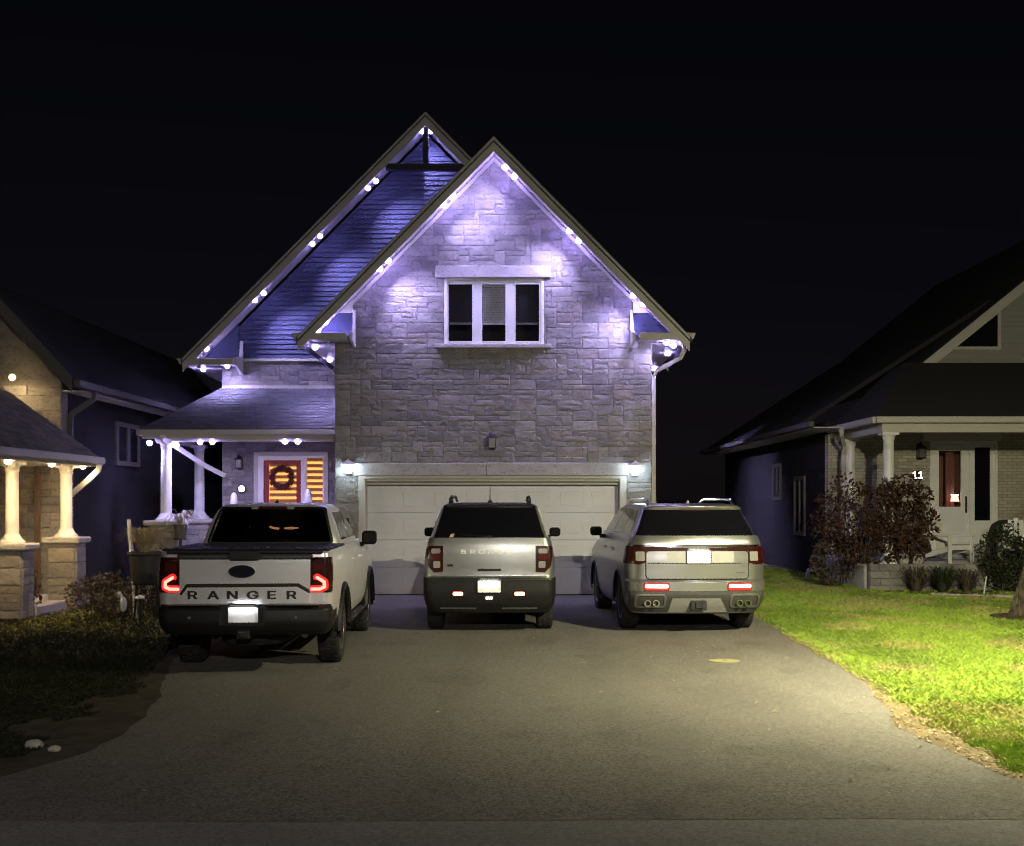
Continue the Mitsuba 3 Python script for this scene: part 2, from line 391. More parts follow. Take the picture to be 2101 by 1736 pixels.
def right_of(x, y):
    e = np.interp(y, *zip(*RIGHT_W))
    fr = meshkit.fbm(np.stack([x * 3, y * 3, x * 0], 1), 3)
    d = x - e - 0.30 * np.exp(-((y - 10.2) / 1.6) ** 2) * fr * 1.6
    return d > -0.04 + 0.34 * np.random.default_rng(5).random(len(x)) ** 2
m = blades(270000, (lambda y: np.interp(y, *zip(*RIGHT)) - 0.1, lambda y: np.where(y > 24.7, 7.2, np.maximum(0.47 * y + 1.6, 6.0))), (7.7, 33.0), right_of, 0.036, 0.009, 11)
struct('lawn_grass', m, GRASS, kind='stuff', label='short yellow-green grass of the lawn right of the driveway, lit by the street lamp')
def left_of(x, y):
    e = np.interp(y, *zip(*LEFT_W))
    fr = meshkit.fbm(np.stack([x * 3, y * 3, x * 0 + 5], 1), 3)
    return x < e - 0.05 - 0.75 * np.exp(-((y - 10.4) / 1.7) ** 2) * fr * 1.7 - 0.1 * fr
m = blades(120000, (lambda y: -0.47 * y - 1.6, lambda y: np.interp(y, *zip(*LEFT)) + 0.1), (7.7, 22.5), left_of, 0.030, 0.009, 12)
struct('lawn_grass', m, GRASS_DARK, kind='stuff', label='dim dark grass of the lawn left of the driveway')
# dead grass tufts and leaves strewn along both edges
def litter(n, seed, edge, sgn, spread):
    r = np.random.default_rng(seed)
    y = 7.9 + 9 * r.random(n) ** 1.3
    x = np.interp(y, *zip(*edge)) + sgn * (r.random(n) * spread - 0.06)
    g = ground_z(y) + 0.006; s = 0.008 + 0.018 * r.random(n); a = r.random(n) * 6.28
    dx, dy = np.cos(a) * s, np.sin(a) * s
    k = 0.4 + 0.4 * r.random(n)
    v = np.stack([np.stack([x - dx, y - dy, g], 1), np.stack([x + dy * k, y - dx * k, g + s * .5], 1), np.stack([x + dx, y + dy, g + s * .2], 1), np.stack([x - dy * k, y + dx * k, g + s * .6], 1)], 1).reshape(-1, 3)
    i = np.arange(n) * 4
    return trimesh.Trimesh(v, np.concatenate([np.stack([i, i + 1, i + 2], 1), np.stack([i, i + 2, i + 3], 1)]), process=False)
r = np.random.default_rng(77)
n = 70
y = 8 + 9 * r.random(n); x = -3.2 + 6.6 * r.random(n) ** .8; a = r.random(n) * 6.28; sz = .010 + .016 * r.random(n); g = ground_z(y) + .003
dx, dy = np.cos(a) * sz, np.sin(a) * sz
v = np.stack([np.stack([x - dx, y - dy, g], 1), np.stack([x + dy * .6, y - dx * .6, g + sz * .5], 1), np.stack([x + dx, y + dy, g + sz * .2], 1), np.stack([x - dy * .6, y + dx * .6, g + sz * .7], 1)], 1).reshape(-1, 3)
i = np.arange(n) * 4
struct('fallen_leaves', trimesh.Trimesh(v, np.concatenate([np.stack([i, i + 1, i + 2], 1), np.stack([i, i + 2, i + 3], 1)]), process=False), STRAW, kind='stuff', label='small dry leaves scattered over the driveway')
struct('dry_grass_litter', M(litter(1300, 3, RIGHT_W, 1, 0.5)), STRAW, kind='stuff', label='dry leaf and straw litter along the right driveway edge')

# ------------------------------------------------------------------ stonework
def ashlar(region, unit, r, holes=(), tall=0.42):
    """Random ashlar: (polygon in (a, z)) for every stone of the region."""
    x0, z0, x1, z1 = region.bounds
    nx, nz = int(math.ceil((x1 - x0) / unit)), int(math.ceil((z1 - z0) / unit))
    used = np.zeros((nz, nx), bool)
    out = []
    shapely.prepare(region)
    for j in range(nz):
        i = 0
        while i < nx:
            if used[j, i]:
                i += 1; continue
            h = 2 if (r.random() < tall and j + 1 < nz) else 1
            w = r.integers(2, 6) if h == 2 else r.integers(2, 6)
            w = min(w, nx - i)
            while w > 1 and used[j, i:i + w].any(): w -= 1
            if h == 2 and used[j + 1, i:i + w].any(): h = 1
            if nx - (i + w) == 1: w += 1
            used[j:j + h, i:i + w] = True
            p = sg.box(x0 + i * unit, z0 + j * unit, min(x1, x0 + (i + w) * unit), min(z1, z0 + (j + h) * unit)).intersection(region)
            i += w
            for g in getattr(p, 'geoms', [p]):
                if g.geom_type == 'Polygon' and g.area > unit * unit * 0.12: out.append(g)
    return out

def stone_mesh(poly, r, depth, joint=0.0035):
    """One hand-cut stone: chipped outline, arrises eased, face slightly domed; local (a, out, z)."""
    q = poly.buffer(-joint, join_style=2)
    if q.is_empty or q.geom_type != 'Polygon' or q.area < 1e-4: return None
    ring = np.array(q.exterior.segmentize(0.13).coords)[:-1]
    if not q.exterior.is_ccw: ring = ring[::-1]
    n = len(ring)
    c = np.array(q.representative_point().coords[0]) if q.convex_hull.area > q.area * 1.03 else ring.mean(0)
    ring = ring + r.normal(0, 0.0022, ring.shape)
    inn = ring + (c - ring) / np.linalg.norm(c - ring, axis=1, keepdims=True) * (0.014 + 0.006 * r.random((n, 1)))
    d = depth * (0.75 + 0.5 * r.random())
    dn = d + r.normal(0, 0.0025, n)
    v = np.vstack([np.column_stack([ring[:, 0], np.zeros(n), ring[:, 1]]), np.column_stack([ring[:, 0], -d * 0.62 + np.zeros(n), ring[:, 1]]),
                   np.column_stack([inn[:, 0], -dn, inn[:, 1]]), [[c[0], -d - 0.001 - 0.004 * r.random(), c[1]]]])
    f = []
    for k in range(n):
        l = (k + 1) % n
        for o in (0, n):
            f += [[o + k, o + l, o + n + l], [o + k, o + n + l, o + n + k]]
        f.append([2 * n + k, 2 * n + l, 3 * n])
    return trimesh.Trimesh(v, f, process=False)

def lay_stones(parent, region, unit, place, seed, depth=0.011, most=300, tall=0.50, name='stone'):
    """Stones of a wall as parts of it; past the limit the smallest become one joined part. place maps local vertices to the world."""
    r = np.random.default_rng(seed)
    polys = ashlar(region, unit, r, tall=tall)
    polys.sort(key=lambda p: -p.area)
    rest = []
    for k, p in enumerate(polys):
        m = stone_mesh(p, r, depth)
        if m is None: continue
        m.vertices = place(m.vertices)
        if k < most: put(name, m, STONES[r.integers(0, 5)], parent)
        else: rest.append(m)
    if rest:
        key = put('small_stones', M(*rest), STONES[0], parent)
        labels[key] = {'kind': 'stuff'}

# ------------------------------------------------------------------ the main house
H = thing('stone_house', 'stone house with two steep gables and a double garage under violet soffit lights', 'house')
YW, YR = 23.4, 22.9          # garage wall, its rake
AX, AZ, SL = -0.333, 8.506, 1.018
YM, YMR = 27.42, 26.7         # main wall, its rake
BX, BZ, BSL = -1.839, 10.138, 1.0137
EZ = 4.87
def roof_z(x, drop=0.0): return AZ - drop - SL * abs(x - AX)
def roof2_z(x, drop=0.0): return BZ - drop - BSL * abs(x - BX)

# garage block: backing wall with window and door openings
gw = sg.Polygon([(-3.30, 0.0), (2.60, 0.0), (2.60, roof_z(2.6, .30)), (AX, roof_z(AX, .30)), (-3.30, roof_z(-3.3, .30))])
DX0, DX1, DZ1 = -2.86, 2.13, 2.335
WX0, WX1, WZ0, WZ1 = -1.262, 0.592, 4.79, 6.02
door_hole = sg.box(DX0, -0.1, DX1, DZ1)
win_hole = sg.box(WX0, WZ0, WX1, WZ1)
wall = put('garage_wall', M(xz_prism(gw.difference(door_hole).difference(win_hole), YW, YW + 0.30),
                            box(-3.30, -3.06, YW + 0.30, 34, 0, 4.8), box(2.36, 2.60, YW + 0.30, 34, 0, 4.8)), MORTAR, H)
lint = sg.box(X(728, YW), 2.337, X(1290, YW), 2.575)
wl = sg.box(X(893, YW), 6.022, X(1130, YW), Z(546, YW))
sl = sg.box(X(892, YW), Z(715, YW), X(1131, YW), 4.788)
region = gw.difference(sg.box(DX0, -1, DX1, DZ1)).difference(lint).difference(wl).difference(sl).difference(win_hole)
lay_stones(wall, region, 0.096, lambda v: v + [0, YW, 0], 21)
# quoin returns on the right-hand side wall, a few stones deep
lay_stones(wall, sg.box(YW + 0.01, 0.1, YW + 2.2, 4.78), 0.13, lambda v: np.stack([2.60 - v[:, 1], v[:, 0], v[:, 2]], 1), 22, most=60)
xm = X(998, YW)
put('lintel', box(lint.bounds[0], xm - .004, YW - 0.045, YW + .01, lint.bounds[1], lint.bounds[3], .008), CAST, wall)
put('lintel', box(xm + .004, lint.bounds[2], YW - 0.047, YW + .01, lint.bounds[1] + .002, lint.bounds[3] + .004, .008), CAST, wall)
# garage door, recessed
gf = part('garage_door_frame', H)
FW = 0.125
put('casing', box(DX0, DX0 + FW, YW - .03, YW + .30, 0.09, DZ1 - .001, .006), CREAM, gf)
put('casing', box(DX1 - FW, DX1, YW - .03, YW + .30, 0.09, DZ1 - .001, .006), CREAM, gf)
put('head_casing', M(box(DX0 + FW, DX1 - FW, YW - .032, YW + .30, DZ1 - .055, DZ1 - .001, .006), box(DX0 + FW, DX1 - FW, YW + .0, YW + .30, DZ1 - .105, DZ1 - .060, .006)), CREAM, gf)
put('head_stop', box(DX0 + FW, DX1 - FW, YW + .12, YW + .30, DZ1 - .165, DZ1 - .118, .006), CREAM, gf)
GARAGE = tex('garage_white', lambda p, n, uv: mix((.66, .66, .72), (.72, .72, .78), fbm(p.x * 2, p.y * 4, p.z * 2)), 0.45, spec=0.4)
gd = put('garage_door', box(DX0 + .05, DX1 - .05, YW + .325, YW + .36, 0.09, DZ1 - .1), GARAGE, H)
x0, x1 = DX0 + FW + .005, DX1 - FW - .005
zb = np.linspace(0.105, DZ1 - .17, 5)
for j in range(4):
    put('door_section', box(x0, x1, YW + .285, YW + .324, zb[j] + .004, zb[j + 1] - .004, .005), GARAGE, gd)
    for i in range(8):
        w = (x1 - x0) / 8
        a, b = x0 + i * w + .05, x0 + (i + 1) * w - .05
        c, d = zb[j] + .075, zb[j + 1] - .075
        fr = sg.box(a, c, b, d).difference(sg.box(a + .035, c + .035, b - .035, d - .035))
        put('raised_panel', M(box(a + .045, b - .045, YW + .272, YW + .2849, c + .045, d - .045, .008), xz_prism(fr, YW + .277, YW + .2848)), GARAGE, gd)
put('bottom_seal', box(x0, x1, YW + .27, YW + .33, 0.085, 0.104), RUBBER, gd)

# the three-light window above the garage
W = part('upper_window', H)
put('lintel', box(wl.bounds[0], wl.bounds[2], YW - .05, YW + .01, wl.bounds[1], wl.bounds[3], .008), CAST, W)
put('sill', box(sl.bounds[0], sl.bounds[2], YW - .10, YW + .05, sl.bounds[1], sl.bounds[3], .012), CAST, W)
px = [(X(920, YW), X(968.7, YW)), (X(989, YW), X(1037, YW)), (X(1058, YW), X(1106, YW))]
pz0, pz1 = Z(699.7, YW), Z(582.7, YW)
fr = win_hole
for a, b in px: fr = fr.difference(sg.box(a, pz0, b, pz1))
put('frame', xz_prism(fr, YW + .02, YW + .10), WHITE, W)
for a, b in ((WX0 + .001, WX0 + .05), (WX1 - .05, WX1 - .001)): put('jamb', box(a, b, YW - .02, YW + .019, WZ0 + .001, WZ1 - .05, .006), WHITE, W)
put('head', box(WX0 + .001, WX1 - .001, YW - .018, YW + .019, WZ1 - .049, WZ1 - .001, .006), CREAM, W)
for a, b in px:
    bead = sg.box(a - .012, pz0 - .012, b + .012, pz1 + .012).difference(sg.box(a, pz0, b, pz1))
    put('glazing_bead', xz_prism(bead, YW + .008, YW + .0195), WHITE, W)
    put('pane', box(a - .004, b + .004, YW + .055, YW + .0555, pz0 - .004, pz1 + .004), PANE, W)
for k, (a, b) in enumerate(px):
    zt = pz1
    n_sl = 15
    zlow = Z(660, YW)
    for i in range(n_sl):
        zz = zt - (i + .5) * (zt - zlow) / n_sl
        h = (zt - zlow) / n_sl * (.43 if k == 1 else .5)
        s = box(a + .01, b - .01, -.0015, .0015, -h, h)
        s.apply_transform(trimesh.transformations.rotation_matrix(.35, [1, 0, 0], [0, 0, 0]))
        s.apply_translation([0, YW + (.115 if k == 1 else .15), zz])
        put('blind_slat', s, BLIND if k == 1 else ROOMDARK, W)
    put('blind_rail', box(a + .01, b - .01, YW + .10, YW + .125, zlow - .045, zlow - .005, .004), BLIND if k == 1 else GREYPL, W)
put('room_lining', M(box(WX0, WX1, YW + .8, YW + .82, WZ0, WZ1), box(WX0 - .02, WX0, YW + .3, YW + .82, WZ0, WZ1), box(WX1, WX1 + .02, YW + .3, YW + .82, WZ0, WZ1),
                     box(WX0, WX1, YW + .3, YW + .82, WZ0 - .02, WZ0), box(WX0, WX1, YW + .3, YW + .82, WZ1, WZ1 + .02)), ROOMDARK, W)

def slope_strip(ax, az, sl, xa, xb, d0, d1):
    """Band that follows one roof slope between vertical drops d0 and d1 below the roof line."""
    zf = lambda x, d: az - d - sl * abs(x - ax)
    return sg.Polygon([(xa, zf(xa, d0)), (xb, zf(xb, d0)), (xb, zf(xb, d1)), (xa, zf(xa, d1))])

# front gable roof, rake boards, soffit
LX, RX = -3.905, 3.239
fr_roof = part('front_roof', H)
scene[fr_roof] = mikit.ply(M(xz_prism(slope_strip(AX, AZ, SL, LX - .03, AX, -.01, .10), YR - .03, 34), xz_prism(slope_strip(AX, AZ, SL, AX, RX + .03, -.01, .10), YR - .03, 34)), SHINGLE)
put('rake_board', M(xz_prism(slope_strip(AX, AZ, SL, LX, AX, .012, .27), YR - .025, YR + .012)), CREAM, fr_roof)
put('rake_board', M(xz_prism(slope_strip(AX, AZ, SL, AX, RX, .012, .27), YR - .025, YR + .012)), CREAM, fr_roof)
put('drip_edge', M(xz_prism(slope_strip(AX, AZ, SL, LX, AX, .0, .06), YR - .035, YR - .026), xz_prism(slope_strip(AX, AZ, SL, AX, RX, .0, .06), YR - .035, YR - .026)), CREAM, fr_roof)
def soffit_panels(ax, az, sl, xa, xb, y0, y1, d):
    """V-grooved soffit boards that run across the overhang, one joined strip per slope."""
    n = int(abs(xb - xa) / 0.085); ms = []
    for i in range(n):
        a, b = xa + (xb - xa) * i / n, xa + (xb - xa) * (i + 1) / n
        g = (b - a) * .06
        zf = lambda x: az - d - sl * abs(x - ax)
        ms.append(xz_prism(sg.Polygon([(a + g, zf(a + g)), (b - g, zf(b - g)), (b - g, zf(b - g) + .02), (a + g, zf(a + g) + .02)]), y0, y1))
    ms.append(xz_prism(slope_strip(ax, az, sl, xa, xb, d - .06, d - .012), y0, y1))
    return M(*ms)
for a, b in ((LX + .05, AX), (AX, RX - .05)):
    k = put('rake_soffit', soffit_panels(AX, AZ, SL, a, b, YR + .013, YW + .02, .20), SOFFIT, fr_roof)
    labels[k] = {'kind': 'stuff'}
# frieze trim under the soffit
for a, b in ((-3.28, AX), (AX, 2.58)):
    put('frieze', xz_prism(slope_strip(AX, AZ, SL, a, b, .225, .31), YW - .03, YW - .002), CREAM, fr_roof)
# eave returns at both ends
for s, (xo, xi, cx0, cx1) in enumerate(((LX, -3.02, -3.04, -2.96), (RX, 2.335, 2.33, 2.25))):
    er = part('eave_return', H)
    a, b = min(xo, xi), max(xo, xi)
    put('fascia', box(a, b, YR - .018, YR + .02, 4.81, 4.935, .004), CREAM, er)
    put('shelf', box(a + .01, b - .01, YR + .021, YW + .0, 4.915, 4.932), SOFFIT, er)
    put('soffit', M(*[box(a + .01, b - .01, YR + .021 + k * .115, YR + .021 + k * .115 + .108, 4.82, 4.835) for k in range(4)]), SOFFIT, er)
    lo, hi = (xo + .06, cx1) if s == 0 else (cx1, xo - .06)
    zt = 5.36
    zf = lambda x: roof_z(x, .21)
    tri_ = sg.Polygon([(lo, 0), (hi, 0), (hi, zf(hi)), (lo, zf(lo))]).intersection(sg.box(-9, 4.93, 9, zt))
    pan = part('siding_panel', er)
    for k in range(5):
        st = tri_.intersection(sg.box(-9, 4.935 + k * .1, 9, 4.935 + k * .1 + .095))
        if not st.is_empty and st.area > 1e-4: put('board', xz_prism(st, YW - .075 + .006 * (k % 2), YW - .055), SIDING, pan)
    scene[pan] = mikit.ply(xz_prism(tri_, YW - .055, YW - .036), SIDING)
    cap = sg.Polygon([(lo, 0), (hi, 0), (hi, zf(hi)), (lo, zf(lo))]).intersection(sg.box(-9, zt, 9, 9))
    put('trim_plate', xz_prism(cap, YW - .09, YW - .036), CREAM, er)
    e0, e1 = (hi, hi + .05) if s == 0 else (lo - .05, lo)
    put('end_trim', yz_prism(sg.Polygon([(YW - .036, 4.72), (YR + .03, 4.80), (YR + .03, 4.95), (YW - .13, 5.02), (YW - .036, 5.42)]), e0, e1), SOFFIT, er)
    # side eave: fascia, gutter and soffit that run back along the house
    ox = xo
    se = part('side_eave', H)
    g0, g1 = (ox - .11, ox - .004) if s == 0 else (ox + .004, ox + .11)
    prof = sg.Polygon([(g0, 4.93), (g0 + (.02 if s == 0 else 0), 4.93), (g1, 4.93), (g1, 4.82), (g0 + .04, 4.82)]) if s == 0 else sg.Polygon([(g0, 4.93), (g1, 4.93), (g1 - .04, 4.82), (g0, 4.82)])
    put('gutter', xz_prism(prof, YR - .02, 33.9), CREAM, se)
    wx = -3.30 if s == 0 else 2.60
    a, b = min(ox, wx), max(ox, wx)
    k = put('soffit', M(*[box(a + .002, b - .002, YW + .03 + i * .3, YW + .03 + i * .3 + .292, 4.80, 4.818) for i in range(35)]), SOFFIT, se)
    labels[k] = {'kind': 'stuff'}
put('downspout', rect_tube([(3.17, 23.05, 4.81), (3.17, 23.08, 4.64), (3.10, 23.1, 4.50), (2.70, 23.5, 4.30), (2.655, 23.56, 4.2), (2.655, 23.56, 0.2)], .075, .06), CREAM, H)
put('meter_box', box(2.60, 2.72, YW + .25, YW + .55, 1.25, 1.98, .01), GREYPL, H)
for k in [k for k in list(scene) if k == f'{H}__meter_box']: labels[k] = {'label': 'grey utility box on the right side wall'}

# main block behind: siding gable, stone band, timber tie
ML, MR = -7.0, 3.32
mw = sg.Polygon([(-6.33, 0.0), (2.5, 0.0), (2.5, roof2_z(2.5, .30)), (BX, roof2_z(BX, .30)), (-6.33, roof2_z(-6.33, .30))])
ex0, ex1, ez1 = X(530, YM), X(665, YM), Z(936, YM)
EF = 0.70                                       # porch floor
entry_hole = sg.box(ex0, EF, ex1, ez1)
mwall = put('entry_wall', M(xz_prism(mw.difference(entry_hole), YM, YM + .3), box(-6.33, -6.05, YM + .3, 38, 0, 4.85)), MORTAR, H)
visible = sg.box(-6.33, 0.4, -3.32, 4.95)
lay_stones(mwall, visible.difference(entry_hole.buffer(.10, join_style=2)), 0.105, lambda v: v + [0, YM, 0], 31, most=300)
sw = part('gable_siding', H)
gp = mw.intersection(sg.box(-9, 4.98, 9, 11))
scene[sw] = mikit.ply(xz_prism(gp, YM - .012, YM - .002), SIDING)
bh = 0.105
for k in range(int((BZ - 4.98) / bh) + 1):
    z0, z1 = 4.98 + k * bh, 4.98 + (k + 1) * bh
    st = gp.intersection(sg.box(-9, z0, 9, z1 - .002))
    if st.is_empty or st.area < .004: continue
    st = max(getattr(st, 'geoms', [st]), key=lambda g: g.area)
    m = xz_prism(st, YM - .030, YM - .0125)
    v = m.vertices.copy()
    front = v[:, 1] < YM - .02
    v[front, 1] = YM - .0145 - .028 * (z1 - v[front, 2]) / bh
    m.vertices = v
    put('board', m, SIDING, sw)
put('trim_board', box(-6.29, -3.3, YM - .055, YM + .0, 4.915, 4.975, .005), CREAM, H)
mr_roof = part('main_roof', H)
scene[mr_roof] = mikit.ply(M(xz_prism(slope_strip(BX, BZ, BSL, ML - .03, BX, -.01, .10), YMR - .03, 38), xz_prism(slope_strip(BX, BZ, BSL, BX, MR + .03, -.01, .10), YMR - .03, 38)), SHINGLE)
for a, b in ((ML, BX), (BX, MR)):
    put('rake_board', xz_prism(slope_strip(BX, BZ, BSL, a, b, .012, .29), YMR - .025, YMR + .012), CREAM, mr_roof)
    put('drip_edge', xz_prism(slope_strip(BX, BZ, BSL, a, b, .0, .06), YMR - .035, YMR - .026), CREAM, mr_roof)
    k = put('rake_soffit', soffit_panels(BX, BZ, BSL, a + (.05 if a < BX else 0), b - (.05 if b > BX else 0), YMR + .013, YM + .02, .21), SOFFIT, mr_roof)
    labels[k] = {'kind': 'stuff'}
zc = Z(341, YMR); hw = (BZ - .27 - zc) / BSL
put('collar_beam', box(BX - hw + .02, BX + hw - .02, YMR + .03, YMR + .16, zc - .07, zc + .07, .006), TIMBER, H)
put('king_post', box(BX - .055, BX + .055, YMR + .035, YMR + .155, zc + .071, BZ - .30, .006), TIMBER, H)
er = part('eave_return', H)
put('fascia', box(ML, -5.93, YMR - .018, YMR + .02, 4.77, 4.905, .004), CREAM, er)
put('shelf', box(ML + .01, -5.94, YMR + .021, YM, 4.885, 4.90), SOFFIT, er)
put('soffit', M(*[box(ML + .01, -5.94, YMR + .021 + k * .115, YMR + .021 + k * .115 + .108, 4.78, 4.795) for k in range(4)]), SOFFIT, er)
put('end_trim', yz_prism(sg.Polygon([(YM - .04, 4.62), (YMR + .03, 4.77), (YMR + .03, 4.92), (YM - .16, 5.0), (YM - .04, 5.36)]), -5.93, -5.86), SOFFIT, er)
tri_ = sg.Polygon([(ML + .1, 0), (-5.95, 0), (-5.95, roof2_z(-5.95, .22)), (ML + .1, roof2_z(ML + .1, .22))]).intersection(sg.box(-9, 4.91, 9, 9))
put('siding_panel', xz_prism(tri_, YM - .07, YM - .045), SIDING, er)
se = part('side_eave', H)
put('gutter', xz_prism(sg.Polygon([(ML - .12, 4.90), (ML - .004, 4.90), (ML - .004, 4.78), (ML - .07, 4.78)]), YMR - .02, 37.9), CREAM, se)
k = put('soffit', M(*[box(ML + .002, -6.29, YM + .03 + i * .3, YM + .03 + i * .3 + .292, 4.765, 4.783) for i in range(35)]), SOFFIT, se)
labels[k] = {'kind': 'stuff'}

# porch
PY, PX, PZ = 25.2, -7.466, 3.32
pr = part('porch_roof', H)
TX, TZ = -6.34, 4.34
fz = (TZ - PZ) / (YM - PY)
def quad_roof(v): return trimesh.Trimesh(np.array(v, float), [[0, 1, 2], [0, 2, 3]], process=False)
def slab(v, t=.09):
    v = np.array(v, float)
    return trimesh.convex.convex_hull(np.vstack([v, v - [0, 0, t]]))
scene[pr] = mikit.ply(M(slab([(PX, PY, PZ), (-3.302, PY, PZ), (-3.302, YM, TZ), (TX, YM, TZ)]), slab([(PX, PY, PZ), (TX, YM, TZ), (TX, 31, TZ), (PX, 31, PZ)])), SHINGLE)
# shingle courses on the porch roof: thin overlapping tabs
tabs = []
r = np.random.default_rng(41)
n_c = 16
for k in range(n_c):
    t0, t1 = k / n_c, (k + 1) / n_c
    ya, yb = PY + (YM - PY) * t0, PY + (YM - PY) * min(1, t1 + .0)
    za, zb_ = PZ + (TZ - PZ) * t0, PZ + (TZ - PZ) * t1
    xl0 = PX + (TX - PX) * t0
    x = xl0 + .02
    while x < -3.32:
        w = .18 + .14 * r.random()
        xe = min(x + w, -3.31)
        th = .006 + .008 * r.random()
        xs_ = [x + .003, xe - .003]
        top = min(xs_[0] + .065, xs_[1]) if x == xl0 + .02 else xs_[0]
        tabs.append(trimesh.Trimesh(np.array([[xs_[0], ya - .006, za + .004], [xs_[1], ya - .006, za + .004], [xs_[1], ya - .006, za + .004 + th], [xs_[0], ya - .006, za + .004 + th], [xs_[1], yb, zb_ + .005], [top, yb, zb_ + .005]]),
                                    [[0, 1, 2], [0, 2, 3], [3, 2, 4], [3, 4, 5]], process=False))
        x = xe
k = put('shingles', M(*tabs), SHINGLE, pr); labels[k] = {'kind': 'stuff'}
put('flashing', box(TX + .02, -3.32, YM - .05, YM - .03, TZ - .02, TZ + .05), CREAM, pr)
put('fascia', box(PX + .03, -3.31, PY + .02, PY + .05, PZ - .20, PZ - .07), CREAM, pr)
put('gutter', box(PX, -3.315, PY - .10, PY + .015, PZ - .13, PZ - .02, .015), CREAM, pr)
put('side_gutter', box(PX - .09, PX + .015, PY + .02, 30.8, PZ - .13, PZ - .02, .015), CREAM, pr)
put('ceiling', box(PX + .06, -3.32, PY + .06, YM, PZ - .16, PZ - .13), SOFFIT, pr)
put('beam', M(box(PX + .25, -3.33, PY + .18, PY + .42, PZ - .24, PZ - .161), box(PX + .25, PX + .5, PY + .43, 28.5, PZ - .24, PZ - .161)), SOFFIT, pr)
pf = put('porch_floor', box(-7.3, -3.31, PY + .1, YM, 0.05, EF, .015), CAST, H)
for k in range(3): put('step', box(-5.6, -4.0, PY + .1 - .3 * (k + 1), PY + .1 - .3 * k - .002, 0.0, EF - .18 * (k + 1), .01), CAST, pf)

def column(parent, x, y, z0, z1, r0=.112, r1=.10):
    c = part('porch_column', parent)
    put('shaft', lathe([(r0, z0 + .13), (r0, z0 + .3), (r0 * .99, (z0 + z1) / 2), (r1, z1 - .14)], (x, y, 0), 28), WHITE, c, 30)
    put('base', lathe([(r0 * 1.9, z0), (r0 * 1.9, z0 + .035), (r0 * 1.55, z0 + .06), (r0 * 1.3, z0 + .10), (r0 * 1.08, z0 + .145)], (x, y, 0), 28), WHITE, c, 30)
    put('capital', M(lathe([(r1 * 1.02, z1 - .16), (r1 * 1.18, z1 - .13), (r1 * 1.08, z1 - .11), (r1 * 1.35, z1 - .05)], (x, y, 0), 28), box(x - r1 * 1.6, x + r1 * 1.6, y - r1 * 1.6, y + r1 * 1.6, z1 - .052, z1)), WHITE, c, 30)
def pedestal(parent, x, y, zg, zt, w, seed, unit=.115):
    c = part('stone_pedestal', parent)
    put('core', box(x - w / 2, x + w / 2, y - w / 2, y + w / 2, zg - .05, zt - .10), MORTAR, c)
    lay_stones(c, sg.box(x - w / 2, zg, x + w / 2, zt - .10), unit, lambda v: v + [0, y - w / 2, 0], seed, .026)
    sx = 1 if x < 0 else -1
    lay_stones(c, sg.box(y - w / 2, zg, y + w / 2, zt - .10), unit, lambda v: np.stack([x + sx * (w / 2 - v[:, 1]), v[:, 0] if sx > 0 else 2 * y - v[:, 0], v[:, 2]], 1), seed + 1, .026)
    put('cap', box(x - w / 2 - .09, x + w / 2 + .09, y - w / 2 - .09, y + w / 2 + .09, zt - .099, zt, .02), CAST, c)
column(H, -7.02, 25.5, 1.475, 3.09); pedestal(H, -7.02, 25.5, 0.1, 1.475, .56, 51)
column(H, -6.87, 27.6, 1.485, 3.09); pedestal(H, -6.87, 27.6, 0.1, 1.485, .56, 53)
put('downspout', rect_tube([(-7.02, 25.16, 3.24), (-6.98, 25.2, 3.12), (-6.5, 26.6, 2.62), (-6.20, 27.12, 2.42)], .10, .08), WHITE, H)

# front door with sidelight
D = part('front_door', H)
fx0, fx1 = X(541, YM), X(618, YM)
sx0, sx1 = X(629, YM), X(662.5, YM)
gx0, gx1, gz0, gz1 = X(551, YM), X(609, YM), Z(1062, YM), Z(950.6, YM)
szb, szt = Z(1075, YM), Z(940, YM)
dt = Z(944, YM)
put('frame', xz_prism(entry_hole.difference(sg.box(fx0, EF, fx1, dt)).difference(sg.box(sx0, szb, sx1, szt)), YM - .04, YM + .14), WHITE, D)
put('casing', xz_prism(entry_hole.buffer(.09, join_style=2).difference(entry_hole).intersection(sg.box(-9, EF, 9, 9)), YM - .05, YM + .02), CREAM, D)
leaf = put('door_leaf', xz_prism(sg.box(fx0, EF + .02, fx1, dt - .004).difference(sg.box(gx0, gz0, gx1, gz1)), YM + .02, YM + .07), RED, D)
put('molding', xz_prism(sg.box(gx0 - .02, gz0 - .02, gx1 + .02, gz1 + .02).difference(sg.box(gx0 + .012, gz0 + .012, gx1 - .012, gz1 - .012)), YM + .008, YM + .0195), RED, leaf)
put('handle', M(tube([(fx1 - .07, YM - .02, 1.72), (fx1 - .07, YM - .03, 1.6)], .014), box(fx1 - .09, fx1 - .05, YM + .0, YM + .02, 1.55, 1.78, .005)), CHROME, leaf)
put('pane', box(gx0, gx1, YM + .040, YM + .0405, gz0, gz1), PANE, leaf)
put('sidelight_pane', box(sx0, sx1, YM + .030, YM + .0305, szb, szt), PANE, D)
pitch = .131
for a, b, zb0, zt0, yy in ((gx0 + .012, gx1 - .012, gz0, gz1, YM + .065), (sx0 + .005, sx1 - .005, szb, szt, YM + .06)):
    z = zt0 - .035
    while z > zb0:
        put('louver', box(a, b, yy, yy + .012, z - .037, z + .037, .004), LOUVER, D)
        z -= pitch
k = put('lit_room', box(ex0 + .05, ex1 - .05, YM + .30, YM + .31, EF, ez1 - .03), plain('lit_wall', (.6, .45, .3)), D, emitter={**glow('room', (1.5, .62, .14)), 'sampling_weight': .3})
labels[k] = {'label': 'warm lit interior behind the louvered door glass'}

